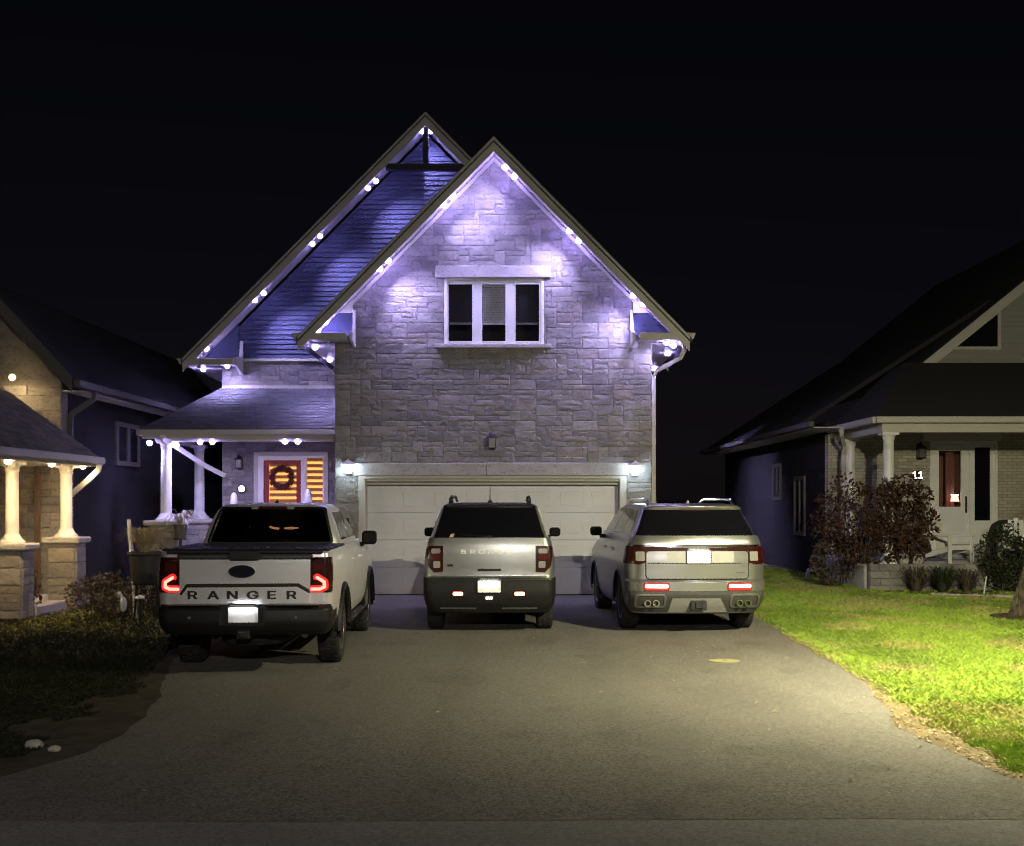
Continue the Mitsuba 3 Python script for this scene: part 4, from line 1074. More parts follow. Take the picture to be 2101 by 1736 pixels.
for a_, b_ in ((-.68, -.18), (.17, .66)): C.put('skid_strip', patch(shell(low, .022), rpoly(a_, b_, .338, .362, .008), -.3, .3), GREYPL, ck)
C.put('bumper_ledge', patch(shell(low, .03), rpoly(-.86, .86, .735, .775, .012), -.3, .4), PLASTIC, ck)
gh = C.put('greenhouse', shell(up), SAGE)
C.put('roof', tri((man(shell(up, .004)) - man(shell(up, -.03))) ^ man(box(-1, 1, 0, 4, 1.745, 1.9))), plain('roof_black', (.02, .02, .022), .25, 0, .5, .6), gh)
rw = sg.Polygon([(-.735, 1.318), (.735, 1.318), (.70, 1.40), (.60, 1.748), (-.60, 1.748), (-.70, 1.40)])
C.put('rear_window', patch(shell(up, .006), rw.buffer(.03, join_style=1).intersection(sg.box(-1, 1.318, 1, 1.80)), -.2, .5), GLASSDARK, gh, 40)
C.put('rear_spoiler', tri((man(shell(up, .012)) - man(shell(up, -.02))) ^ man(xz_prism(rpoly(-.6, .6, 1.735, 1.80, .02), -.1, .48))), BLACK, gh)
C.put('high_brake_light', box(-.12, .12, .245, .262, 1.735, 1.748, .003), DARKRED, gh)
C.put('rear_wiper', M(tube([(.0, .045, 1.335), (-.18, .055, 1.345), (-.42, .09, 1.36)], [.012, .009, .006], 6), lathe([(.025, 0), (.025, -.02)], (0, .06, 1.335), 12, 'y')), BLACK, gh)
stk = xz_prism(sg.Polygon([(-.555, 1.325), (-.50, 1.325), (-.48, 1.375), (-.53, 1.37)]), .0, .4)
C.put('window_sticker', tri((man(shell(up, .008)) - man(shell(up, .0065))) ^ man(stk)), plain('sticker', (.55, .38, .28), .6), gh)
for sx in (-1, 1):
    xa, xb = (.3, 1.1) if sx > 0 else (-1.1, -.3)
    for poly in ([(.50, 1.36), (1.15, 1.36), (1.15, 1.68), (.56, 1.68)], [(1.25, 1.36), (2.05, 1.36), (2.05, 1.69), (1.25, 1.69)], [(2.12, 1.36), (2.95, 1.36), (2.50, 1.69), (2.12, 1.69)]):
        C.put('side_window', patch_side(shell(up, .005), sg.Polygon(poly).buffer(.02), xa, xb), GLASSDARK, gh)
    C.put('pillar_trim', tri((man(shell(up, .009)) - man(shell(up, -.02))) ^ man(xz_prism(sg.Polygon([(sx * .79, 1.33), (sx * .815, 1.33), (sx * .70, 1.72), (sx * .665, 1.72)]), -.1, .40))), SILVER, gh)
    rr_ = part('roof_rail', suv)
    scene[rr_] = mikit.ply(C.at(M(tube([(sx * .55, .50, 1.80), (sx * .55, .56, 1.865), (sx * .55, .7, 1.885), (sx * .55, 2.0, 1.885), (sx * .54, 2.25, 1.83)], .022, 8), box(sx * .55 - .03, sx * .55 + .03, .50, .62, 1.78, 1.87, .012))), BLACK, smooth=30)
    tl = part('tail_light', suv)
    lp = sg.Polygon([(sx * .645, .862), (sx * .76, .852), (sx * .835, .93), (sx * .86, 1.05), (sx * .86, 1.185), (sx * .84, 1.20), (sx * .645, 1.20)]).buffer(.008)
    scene[tl] = mikit.ply(C.at(patch(shell(low, .014), lp, -.2, .35)), DARKRED, smooth=30)
    a, b = sorted((sx * .675, sx * .80))
    C.put('upper_lens', patch(shell(low, .019), rpoly(a, b, 1.105, 1.17, .02), -.2, .3), CLEARLENS, tl)
    C.put('middle_lens', patch(shell(low, .018), rpoly(a, b, 1.02, 1.09, .015), -.2, .3), REDLENS, tl)
    C.put('lower_lens', patch(shell(low, .019), rpoly(min(sx * .675, sx * .77), max(sx * .675, sx * .77), .905, 1.0, .02), -.2, .3), CLEARLENS, tl)
    fl = part('bumper_lamp', suv)
    cx = -.43 if sx < 0 else .415
    scene[fl] = mikit.ply(C.at(patch(shell(low, .016), rpoly(cx - .085, cx + .085, .508, .600, .02), -.2, .2)), DARKRED, smooth=30)
    C.put('lit_lens', tri((man(shell(low, .021)) - man(shell(low))) ^ man(xz_prism(rpoly(cx - .07, cx + .07, .527, .580, .018), -.2, .2))), GLOWRED, fl, emitter={**glow('r', (7.0, 1.5, .9) if sx < 0 else (5.0, 2.2, 1.0)), 'sampling_weight': .2})
    mir = part('door_mirror', suv)
    C.put('shell', box(min(sx * .90, sx * 1.07), max(sx * .90, sx * 1.07), 2.55, 2.68, 1.27, 1.41, .03), MATBLACK, mir)
    C.put('stalk', box(min(sx * .80, sx * .92), max(sx * .80, sx * .92), 2.58, 2.66, 1.24, 1.29, .01), MATBLACK, mir)
    for y in (wy, fyw):
        wheel(C, sx * .775, y, .355, .235, sx)
tg = part('tailgate', suv)
tgp = sg.Polygon([(-.62, .80), (.62, .80), (.63, 1.31), (-.63, 1.31)])
seam_ = tgp.buffer(.004).difference(tgp.buffer(-.004)).intersection(sg.box(-1, .70, 1, 1.29))
scene[tg] = mikit.ply(C.at(patch(shell(low, .004), tgp.buffer(-.005), -.2, .2)), SAGE, smooth=30)
C.put('badge_panel', patch(shell(low, .012), rpoly(-.60, .60, 1.075, 1.185, .015), -.2, .2), SAGE, tg)
lt = part('lettering', tg)
xx = np.linspace(-.355, .275, 6)
for ch, cx in zip('BRONCO', xx): C.put('letter', tri((man(shell(low, .016)) - man(shell(low, .008))) ^ man(words(ch, .056, cx, .10, 1.100, .3, 1.7, True, True))), plain('badge_light', (.85, .85, .82), .4) if ch == 'B' else 'mat_badge_light', lt, False)
C.put('pull_handle', patch(shell(low, .020), rpoly(-.16, .16, .865, .895, .01), -.2, .2), PLASTIC, tg)
C.put('small_badge', patch(shell(low, .012), rpoly(-.575, -.50, .925, .955, .006), -.2, .2), PLASTIC, tg)
plate(C, 0.0, .655, -.035)
C.put('reverse_lamp', box(-.05, .045, -.035, .02, .478, .515, .006), CLEARLENS, emitter={**glow('w', (2.2, 1.9, 1.7)), 'sampling_weight': .05})
C.put('antenna', M(tube([(-.0, .62, 1.80), (-.0, .58, 2.03)], [.008, .004], 6), lathe([(.035, 1.79), (.03, 1.82), (.012, 1.85)], (0, .63, 0), 14)), BLACK, gh)
C.put('underbody', M(box(-.62, .62, .3, 4.1, .26, .50), tube([(-.65, wy, .33), (.65, wy, .33)], .05)), BLACK)

# --- large SUV at the right
EY = 17.1
big = thing('large_suv', 'pale pewter suv with lit red bumper lamps, rightmost vehicle beside the lawn', 'suv')
C = Car(big, X(1433, EY), EY, math.radians(2.6), float(ground_z(18.0)) - .004)
low = [(.28, .86, .16, 4.85, .25, .4, .08), (.40, .93, .05, 4.95, .25, .45, .10), (.55, .965, -.02, 5.0, .26, .5, .10), (.72, .972, -.02, 5.02, .26, .5, .10), (.755, .970, .03, 5.02, .26, .5, .10), (.95, .975, .03, 4.95, .26, .5, .11),
       (1.10, .955, .035, 4.6, .25, .45, .11), (1.25, .925, .045, 3.85, .23, .35, .10), (1.35, .885, .08, 3.75, .22, .3, .10)]
up = [(1.28, .865, .10, 3.8, .22, .3, .10), (1.36, .845, .12, 3.75, .2, .3, .10), (1.50, .79, .22, 3.5, .18, .28, .09), (1.64, .725, .32, 3.2, .17, .26, .09), (1.70, .695, .34, 3.05, .17, .25, .09), (1.745, .66, .32, 2.9, .17, .24, .10), (1.775, .60, .40, 2.75, .17, .22, .1), (1.79, .45, .6, 2.6, .17, .2, .1)]
wy, fyw, rad = 1.05, 4.05, .385
C.put('body', arches(shell(low), (wy, fyw), .44, .972, .30, .385), PEWTER)
for sx in (-1, 1):
    for y in (wy, fyw):
        th = np.linspace(math.radians(-5), math.radians(185), 22)
        C.put('arch_trim', tube(np.stack([np.full(22, sx * .965), y + .45 * np.cos(th), .385 + .45 * np.sin(th)], 1), .022, 8), PLASTIC)
        wheel(C, sx * .82, y, .385, .255, sx)
gh = C.put('greenhouse', shell(up), PEWTER)
C.put('roof_panel', tri((man(shell(up, .004)) - man(shell(up, -.03))) ^ man(box(-1, 1, .35, 4, 1.752, 1.9))), plain('roof_dark', (.06, .06, .065), .25, .2, .5, .6), gh)
rw = sg.Polygon([(-.80, 1.365), (.80, 1.365), (.665, 1.685), (-.665, 1.685)]).buffer(.015, join_style=1)
C.put('rear_window', patch(shell(up, .006), rw, -.2, .65), GLASSDARK, gh, 40)
C.put('roof_spoiler', tri((man(shell(up, .016)) - man(shell(up, -.03))) ^ man(xz_prism(rpoly(-.70, .70, 1.705, 1.77, .02), -.1, .58))), PEWTER, gh)
C.put('high_brake_light', box(-.2, .2, .312, .325, 1.69, 1.703, .003), DARKRED, gh)
C.put('antenna_fin', trimesh.convex.convex_hull(np.array([(-.025, .75, 1.785), (.025, .75, 1.785), (-.01, .95, 1.785), (.01, .95, 1.785), (0, .77, 1.84), (0, .80, 1.84)])), PEWTER, gh)
for sx in (-1, 1):
    xa, xb = (.3, 1.1) if sx > 0 else (-1.1, -.3)
    for poly in ([(.62, 1.40), (1.35, 1.39), (1.35, 1.68), (.85, 1.67)], [(1.43, 1.39), (2.3, 1.38), (2.3, 1.70), (1.43, 1.69)], [(2.37, 1.38), (3.3, 1.38), (2.85, 1.69), (2.37, 1.70)]):
        C.put('side_window', patch_side(shell(up, .005), sg.Polygon(poly).buffer(.02), xa, xb), GLASSDARK, gh)
    rr_ = part('roof_rail', big)
    scene[rr_] = mikit.ply(C.at(tube([(sx * .60, .62, 1.785), (sx * .60, .72, 1.835), (sx * .60, 1.0, 1.85), (sx * .585, 2.5, 1.85), (sx * .57, 2.8, 1.80)], .02, 8)), CHROME, smooth=30)
    mir = part('door_mirror', big)
    C.put('shell', box(min(sx * .97, sx * 1.15), max(sx * .97, sx * 1.15), 2.95, 3.09, 1.28, 1.42, .03), MATBLACK, mir)
    C.put('stalk', box(min(sx * .86, sx * 1.0), max(sx * .86, sx * 1.0), 2.98, 3.06, 1.24, 1.30, .012), MATBLACK, mir)
    for y in (1.7, 2.65): C.put('door_handle', box(sx * .967 - .02, sx * .967 + .02, y - .1, y + .1, 1.10, 1.135, .01), PEWTER)
    tl = part('tail_light', big)
    lp = sg.Polygon([(sx * .42, 1.185), (sx * .97, 1.185), (sx * .97, .975), (sx * .80, .965), (sx * .715, .985), (sx * .715, 1.145), (sx * .42, 1.15)]).buffer(.008)
    lp2 = sg.Polygon([(sx * .42, 1.190), (sx * 1.0, 1.200), (sx * 1.0, .975), (sx * .80, .965), (sx * .715, .985), (sx * .715, 1.145), (sx * .42, 1.15)]).buffer(.006)
    scene[tl] = mikit.ply(C.at(patch(shell(low, .013), lp2, -.2, .36)), DARKRED, smooth=30)
    C.put('clear_section', patch(shell(low, .018), rpoly(min(sx * .725, sx * .845), max(sx * .725, sx * .845), 1.005, 1.135, .015), -.2, .3), CLEARLENS, tl)
    bl_ = part('bumper_lamp', big)
    a, b = sorted((sx * .40, sx * .745))
    scene[bl_] = mikit.ply(C.at(patch(shell(low, .010), rpoly(a, b, .600, .712, .02), -.2, .3)), DARKRED, smooth=30)
    C.put('glowing_lens', patch(shell(low, .0125), rpoly(a + .008, b - .004, .608, .708, .02), -.2, .3), REDLENS, bl_, emitter={**glow('r', (1.3, .04, .03)), 'sampling_weight': .15})
    C.put('lit_lens', tri((man(shell(low, .016)) - man(shell(low))) ^ man(xz_prism(rpoly(a + .02, b - .015, .640, .692, .02), -.2, .3))), GLOWRED, bl_, emitter=red_glow(6.0))
    for dx in (0, .115):
        tp = sx * (.575 + dx)
        C.put('exhaust_tip', lathe([(.045, .30), (.045, -.035), (.034, -.035), (.034, .05)], (tp, .05, .43), 18, 'y'), CHROME)
band = part('light_bar', big)
scene[band] = mikit.ply(C.at(patch(shell(low, .010), sg.box(-.43, 1.150, .43, 1.192), -.2, .2)), DARKRED, smooth=30)
C.put('chrome_strip', patch(shell(low, .012), sg.box(-.86, 1.200, .86, 1.226), -.2, .40), CHROME)
C.put('sill_strip', patch(shell(low, .014), sg.box(-.80, .722, .80, .742), -.2, .34), PEWTER)
tg = part('tailgate', big)
tgp = rpoly(-.70, .70, .765, 1.140, .05)
scene[tg] = mikit.ply(C.at(patch(shell(low, .012), tgp, -.2, .2)), PEWTER, smooth=30)
C.put('plate_recess', patch(shell(low, .016), rpoly(-.42, .50, .985, 1.135, .02), -.2, .2), plain('recess_silver', (.42, .42, .41), .4, .2), tg)
C.put('crease', patch(shell(low, .015), rpoly(-.68, .60, .968, .978, .003), -.2, .2), PLASTIC, tg)
C.put('trim_badge', patch(shell(low, .017), rpoly(.53, .65, .838, .855, .003), -.2, .2), GREYPL, tg)
C.put('tailgate_gap', patch(shell(low, .008), tgp.buffer(.016).difference(tgp.buffer(-.002)), -.2, .2), BLACK, tg)
plate(C, 0.01, 1.062, .005, .34, .178)
df = part('diffuser', big)
scene[df] = mikit.ply(C.at(patch(shell(low, .008), sg.Polygon([(-.90, .3), (.90, .3), (.93, .42), (.93, .60), (-.93, .60), (-.93, .42)]), -.3, .5)), plain('diffuser_grey', (.06, .06, .06), .45), smooth=30)
C.put('skid_plate', patch(shell(low, .020), sg.Polygon([(-.36, .50), (.30, .50), (.42, .30), (-.40, .30)]), -.3, .4), plain('skid_grey', (.25, .25, .25), .5), df)
for sx in (-1, 1):
    fr_ = rpoly(min(sx * .44, sx * .86), max(sx * .44, sx * .86), .36, .56, .05)
    C.put('exhaust_bezel', patch(shell(low, .022), fr_.difference(fr_.buffer(-.028)), -.3, .5), PEWTER, df)
C.put('tow_socket', M(box(-.05, .05, -.05, .1, .36, .45, .01), box(-.11, .11, -.03, .02, .34, .47, .01)), BLACK, df)
C.put('underbody', M(box(-.65, .65, .35, 4.6, .26, .48), tube([(-.7, wy, .37), (.7, wy, .37)], .05)), BLACK)

# ------------------------------------------------------------------ neighbour on the right
N = thing('brick_house', 'dim tan brick house on the right with a white front door and columned porch', 'house')
GX, GY = 7.3, 29.0
put('front_wall', xz_prism(sg.Polygon([(GX, 0), (22, 0), (22, 4.1), (8.9, 4.1), (GX, 3.4)]).difference(sg.box(X(1908, GY), .88, X(2046, GY), Z(905, GY))), GY, GY + .3), BRICK, N)
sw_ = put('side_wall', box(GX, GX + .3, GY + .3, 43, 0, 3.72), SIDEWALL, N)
for v_, (ya, yb), (z0, z1) in ((0, (31.2, 32.4), (1.0, 2.5)), (1, (34.0, 35.0), (1.9, 2.9))):
    w = part('side_window', N)
    put('frame', yz_prism(sg.box(ya, z0, yb, z1).difference(sg.box(ya + .12, z0 + .1, yb - .12, z1 - .1)), GX - .05, GX - .002), TAUPE, w)
    put('mullion', box(GX - .045, GX - .003, (ya + yb) / 2 - .06, (ya + yb) / 2 + .06, z0 + .1, z1 - .1), TAUPE, w)
    put('pane', box(GX - .02, GX - .004, ya + .12, yb - .12, z0 + .1, z1 - .1), GLASSDARK, w)
gpoly = sg.Polygon([(8.4, 4.1), (22, 4.1), (22, 9), (14.6, 9.15), (9.0, 4.62)])
gab = put('gable_wall', xz_prism(gpoly, GY - .02, GY + .25), PALESID, N)
bz = 4.9
for k in range(12):
    st = gpoly.intersection(sg.box(8, bz + k * .2, 15.5, bz + k * .2 + .197)).difference(sg.Polygon([(X(1955, GY), Z(716, GY)), (X(2050, GY), Z(716, GY)), (X(2050, GY), Z(640, GY))]))
    if st.is_empty: continue
    for g in getattr(st, 'geoms', [st]): put('board', xz_prism(g, GY - .045 - .004 * (k % 2), GY - .021), PALESID, gab)
rs = .81
rf = part('main_roof', N)
def rzz(x, d=0): return 4.62 - d + rs * (x - 9.0)
scene[rf] = mikit.ply(M(xz_prism(sg.Polygon([(8.75, rzz(8.75, -.16)), (14.6, rzz(14.6, -.16)), (14.6, rzz(14.6, -.04)), (8.75, rzz(8.75, -.04))]), GY - .5, 43.4),
                       xz_prism(sg.Polygon([(6.62, 3.62), (11.2, 6.6), (11.2, 6.48), (6.62, 3.5)]), GY + .4, 43.4)), SHINGLE_D)
put('rake_board', xz_prism(sg.Polygon([(8.72, rzz(8.72, -.13)), (14.6, rzz(14.6, -.13)), (14.6, rzz(14.6, .13)), (8.98, rzz(8.98, .13))]), GY - .54, GY - .501), CREAM, rf)
put('rake_soffit', xz_prism(sg.Polygon([(8.9, rzz(8.9, .02)), (14.6, rzz(14.6, .02)), (14.6, rzz(14.6, .05)), (8.9, rzz(8.9, .05))]), GY - .5, GY - .03), SOFFIT, rf)
put('side_gutter', box(6.50, 6.62, GY - 1.5, 43.4, 3.5, 3.62, .01), TAUPE, rf)
put('side_soffit', box(6.62, GX - .001, GY - 1.4, 43.3, 3.48, 3.50), SOFFIT, rf)
tw = part('triangular_window', N)
tp = sg.Polygon([(X(1960, GY), Z(712, GY)), (X(2045, GY), Z(712, GY)), (X(2045, GY), Z(645, GY))])
put('frame', xz_prism(tp.buffer(.07, join_style=2).difference(tp), GY - .085, GY - .021), CREAM, tw)
put('pane', xz_prism(tp.buffer(-.002), GY - .05, GY - .047), GLASSDARK, tw)
# porch
pr2 = part('porch_roof', N)
Q0, QX, QZ = 25.3, 7.38, 3.58
scene[pr2] = mikit.ply(M(slab([(QX, Q0, QZ), (22, Q0, QZ), (22, GY - .55, 5.0), (QX + 1.5, GY - .55, 5.0)]), slab([(QX, Q0, QZ), (QX + 1.5, GY - .55, 5.0), (QX + 1.5, GY + .2, 5.0), (QX, GY + .2, QZ)])), SHINGLE_D)
put('gutter', box(QX - .06, 22, Q0 - .12, Q0 - .0, QZ - .14, QZ - .01, .015), CREAM, pr2)
put('side_gutter', box(QX - .12, QX - .0, Q0 + .01, GY, QZ - .14, QZ - .01, .015), CREAM, pr2)
put('beam', M(box(QX + .1, 22, Q0 + .08, Q0 + .34, QZ - .32, QZ - .11), box(QX + .1, QX + .36, Q0 + .35, GY - .1, QZ - .32, QZ - .11)), CREAM, pr2)
put('ceiling', box(QX + .02, 22, Q0 + .02, GY, QZ - .105, QZ - .09), SOFFIT, pr2)
put('porch_floor', box(7.05, 22, 25.15, GY, .02, .60, .02), CAST, N)
put('door_step', M(box(X(1895, 28.4), X(2060, 28.4), 28.2, GY - .02, .601, .74, .015), box(X(1890, 28.7), X(2065, 28.7), 28.55, GY - .021, .741, .88, .015)), CAST, N)
column(N, 7.66, 25.55, .60, 3.26, .115, .105)
column(N, 7.62, 28.3, .60, 3.26, .115, .105)
put('downspout', rect_tube([(7.18, 27.4, 3.45), (7.20, 27.42, 3.3), (7.46, 28.2, 3.08), (7.46, 28.3, 2.9), (7.46, 28.32, .7)], .09, .07), CREAM, N)
put('corner_downspout', rect_tube([(7.36, 29.0, 1.5), (7.36, 28.95, .55), (7.2, 28.7, .35), (6.75, 28.6, .30), (6.7, 28.6, .05)], .09, .07), CREAM, N)
d = part('front_door', N)
ux0, ux1, us0, us1 = X(1915, GY), X(1988, GY), X(1992, GY), X(2041, GY)
zt = Z(912, GY)
put('head_trim', box(X(1893, GY), X(2054, GY), GY - .05, GY - .001, Z(905, GY), Z(886, GY), .006), CREAM, d)
put('frame', xz_prism(sg.box(X(1908, GY), .88, X(2046, GY), Z(905, GY)).difference(sg.box(ux0, .9, ux1, zt)).difference(sg.box(us0, .9, us1, zt)), GY - .03, GY + .12), WHITE, d)
gl0, gl1, gzz0, gzz1 = X(1926, GY), X(1972, GY), Z(1040, GY), Z(925, GY)
lf = put('door_leaf', xz_prism(sg.box(ux0 + .004, .905, ux1 - .004, zt - .004).difference(sg.box(gl0, gzz0, gl1, gzz1)), GY + .0, GY + .05), WHITE, d)
put('molding', xz_prism(sg.box(gl0 - .04, gzz0 - .04, gl1 + .04, gzz1 + .04).difference(sg.box(gl0, gzz0, gl1, gzz1)), GY - .014, GY - .001), WHITE, lf)
put('lower_panel', box(gl0 - .02, gl1 + .02, GY - .012, GY - .001, 1.02, gzz0 - .14, .008), WHITE, lf)
put('handle', M(tube([(ux1 - .07, GY - .05, 1.86), (ux1 - .07, GY - .06, 1.66)], .014), box(ux1 - .09, ux1 - .05, GY - .03, GY - .001, 1.6, 1.98, .005)), PLASTIC, lf)
put('pane', box(gl0, gl1, GY + .02, GY + .021, gzz0, gzz1), PANE, lf)
sl_ = put('sidelight', xz_prism(sg.box(us0 + .003, .905, us1 - .003, zt - .004).difference(sg.box(X(2000, GY), Z(1068, GY), X(2032, GY), Z(918, GY))), GY + .001, GY + .05), WHITE, d)
put('pane', box(X(2000, GY), X(2032, GY), GY + .03, GY + .035, Z(1068, GY), Z(918, GY)), GLASSDARK, sl_)
put('room_lining', M(box(ux0, ux1, GY + 1.2, GY + 1.22, .9, 3.2), box(ux0 - .02, ux0, GY + .13, GY + 1.2, .9, 3.2), box(ux1, ux1 + .02, GY + .13, GY + 1.2, .9, 3.2)), plain('hall_wall', (.25, .14, .11), .9), d)
put('curtain', M(*[lathe([(.035, 1.2), (.035, 3.05)], (X(1953, GY) + .05 * k, GY + .35 + .02 * (k % 2), 0), 8) for k in range(4)]), CURTAIN, d)
k = part('hall_lamp', d)
put('shade', lathe([(.10, 1.86), (.07, 2.0)], (X(1958, GY + .25), GY + .22, 0), 16), plain('shade', (.6, .4, .35), .8), k, emitter={**glow('s', (2.2, 1.0, .75)), 'sampling_weight': .15})
put('glow_top', lathe([(.09, 2.005), (.085, 2.03), (.01, 2.032)], (X(1958, GY + .25), GY + .22, 0), 16), LENS, k, emitter={**glow('s', (4.0, 3.4, 3.0)), 'sampling_weight': .1})
hn = thing('house_number', 'lit white house number 11 on the brick wall left of the white front door', 'house number')
put('back_plate', box(X(1873, GY), X(1891, GY), GY - .03, GY - .002, Z(985, GY), Z(966, GY), .006), BLACK, hn)
put('digits', words('11', .15, X(1882, GY), GY - .031, Z(981.5, GY), .012, 1.0, True, True), LENS, hn, emitter={**glow('n', (3.2, 3.0, 2.4)), 'sampling_weight': .05})
coach_lantern(X(1886, GY), GY, Z(927, GY), 'dark unlit lantern above the lit house number 11', .42)

# terrace bed wall in front of the porch, built of blocks
bw = thing('retaining_wall', 'low block retaining wall along the lawn in front of the brick house', 'wall')
put('core', box(7.1, 16, 24.86, 25.12, 0, .58), MORTAR, bw)
r = np.random.default_rng(61)
for j in range(4):
    x = 7.08 - (.2 if j % 2 else 0)
    while x < 14:
        w = .36 + .1 * r.random()
        a = max(x, 7.08)
        put('block', box(a + .004, x + w - .004, 24.82 + .01 * r.random(), 25.0, .06 + j * .14, .06 + j * .14 + .134, .012), STONES[r.integers(0, 5)], bw)
        x += w
for j in range(4):
    for k in range(9):
        pass

def leaf_cloud(c, rad, n, size, seed, clump=3.0, aspect=.55, inner=.35):
    """Leaf-sized quads through an uneven crown volume."""
    r = np.random.default_rng(seed)
    p = r.normal(0, 1, (n, 3)); p /= np.linalg.norm(p, axis=1, keepdims=True)
    p *= (inner + (1 - inner) * r.random((n, 1)) ** .5)
    q = np.asarray(c) + p * rad
    keep = meshkit.fbm(q * clump, 3, seed) > .36 + .14 * np.linalg.norm(p, axis=1)
    p, q = p[keep], q[keep]; n = len(q)
    q = q + (meshkit.fbm(q * 2.2, 2, seed + 9)[:, None] - .5) * p * np.min(rad) * .8
    a = r.normal(0, 1, (n, 3)); a /= np.linalg.norm(a, axis=1, keepdims=True)
    b = np.cross(a, r.normal(0, 1, (n, 3))); b /= np.linalg.norm(b, axis=1, keepdims=True)
    s = size * (.6 + .8 * r.random((n, 1)))
    v = np.stack([q - a * s, q + b * s * aspect, q + a * s, q - b * s * aspect], 1).reshape(-1, 3)
    i = np.arange(n) * 4
    return trimesh.Trimesh(v, np.concatenate([np.stack([i, i + 1, i + 2], 1), np.stack([i, i + 2, i + 3], 1)]), process=False)
def stems(c, h, spread, n, r0, seed):
    r = np.random.default_rng(seed); ms = []
    for k in range(n):
        a = r.random() * 6.28; s = spread * (.3 + .7 * r.random())
        p = np.array(c) + [.1 * math.cos(a), .1 * math.sin(a), 0]
        pts = [p]
        for t in (.35, .7, 1.0): pts.append(p + [s * t * math.cos(a + .3 * t), s * t * math.sin(a + .3 * t), h * t * (.75 + .25 * r.random())])
        ms.append(tube(pts, [r0, r0 * .8, r0 * .5, r0 * .2], 6))
    return M(*ms)
def shrub(x, y, z, rx, rz, n, size, leafmat, label, seed, cat='shrub', rad_y=None, stem=None):
    t = thing('shrub', label, cat)
    put('foliage', leaf_cloud((x, y, z + rz * .95), np.array([rx, rad_y or rx, rz]), n, size, seed), leafmat, t)
    put('stems', stems((x, y, z - .05), rz * 1.7, rx * .8, 14, .014, seed), BARK, t)
    return t
shrub(X(1785, 24.9), 25.6, .55, .95, .95, 5200, .04, REDLEAF, 'large dark red bush in front of the brick house porch, left of the two', 71)
shrub(X(1868, 24.9), 25.25, .55, .66, .98, 2600, .055, REDLEAF, 'red bush with bigger loose leaves beside the white front door, right of the two', 72)
shrub(X(1740, 25), 26.0, .1, .55, .55, 2600, .04, DRYLEAF, 'low brown dried bush at the left corner of the brick house porch', 73)
shrub(X(2075, 24.2), 24.5, .06, .5, .75, 3800, .035, GREENLEAF, 'dark evergreen bush at the right edge of the garden bed', 74)
def tuft(x, y, z, h, n, spread, material, label, seed, cat='ornamental grass', w=.012):
    t = thing('grass_clump', label, cat)
    r = np.random.default_rng(seed); ms = []; V = []; F = []
    for k in range(n):
        a = r.random() * 6.28; s = spread * (.2 + .9 * r.random()); hh = h * (.6 + .5 * r.random())
        d = np.array([math.cos(a), math.sin(a)]); pd = np.array([-d[1], d[0]]) * w
        b = np.array([x, y]) + d * .05 * r.random()
        pts = [(b, z, 1), (b + d * s * .25, z + hh * .6, .9), (b + d * s * .65, z + hh * .95, .6), (b + d * s, z + hh * (.55 + .35 * r.random()), .1)]
        i0 = len(V)
        for q, zz, ww in pts:
            V.append([*(q - pd * ww), zz]); V.append([*(q + pd * ww), zz])
        for j in range(3):
            o = i0 + 2 * j
            F.extend([[o, o + 1, o + 3], [o, o + 3, o + 2]])
    put('blades', trimesh.Trimesh(np.array(V), np.array(F), process=False), material, t)
    return t
tuft(X(1880, 24.3), 24.3, .05, .55, 160, .45, DRYLEAF, 'brown grass clump left in the garden bed before the retaining wall', 81)
tuft(X(1935, 24.2), 24.2, .05, .55, 170, .45, GREENLEAF, 'green grass clump in the middle of the garden bed before the retaining wall', 82)
tuft(X(1985, 24.3), 24.3, .05, .5, 150, .4, DRYLEAF, 'grass clump right in the garden bed beside the pale stake', 83)
gb = xy_prism(sg.Polygon([(7.15, 24.84), (7.3, 24.35), (8.1, 23.6), (9.4, 22.9), (14, 22.6), (14, 24.84)]), .05, .11)
struct('garden_bed', gb, DARK_DIRT)
t = thing('garden_stake', 'thin pale stake standing in the garden bed of the brick house', 'stake')
put('stick', tube([(X(2018, 23.6), 23.6, .08), (X(2024, 23.6), 23.6, .46)], [.014, .010], 6), WHITE, t)
# pebble edging of the bed
peb = []
r = np.random.default_rng(63)
for k in range(260):
    x = 7.9 + 3.5 * r.random(); y = np.interp(x, [7.9, 9.4, 11.4], [23.55, 22.85, 22.75]) + r.normal(0, .07)
    b = ball((x, y, .12), np.array([.035, .03, .02]) * (.6 + .8 * r.random()), 1); peb.append(b)
struct('pebble_edging', M(*peb), ROCK, kind='stuff', label='row of pale pebbles along the garden bed edge')

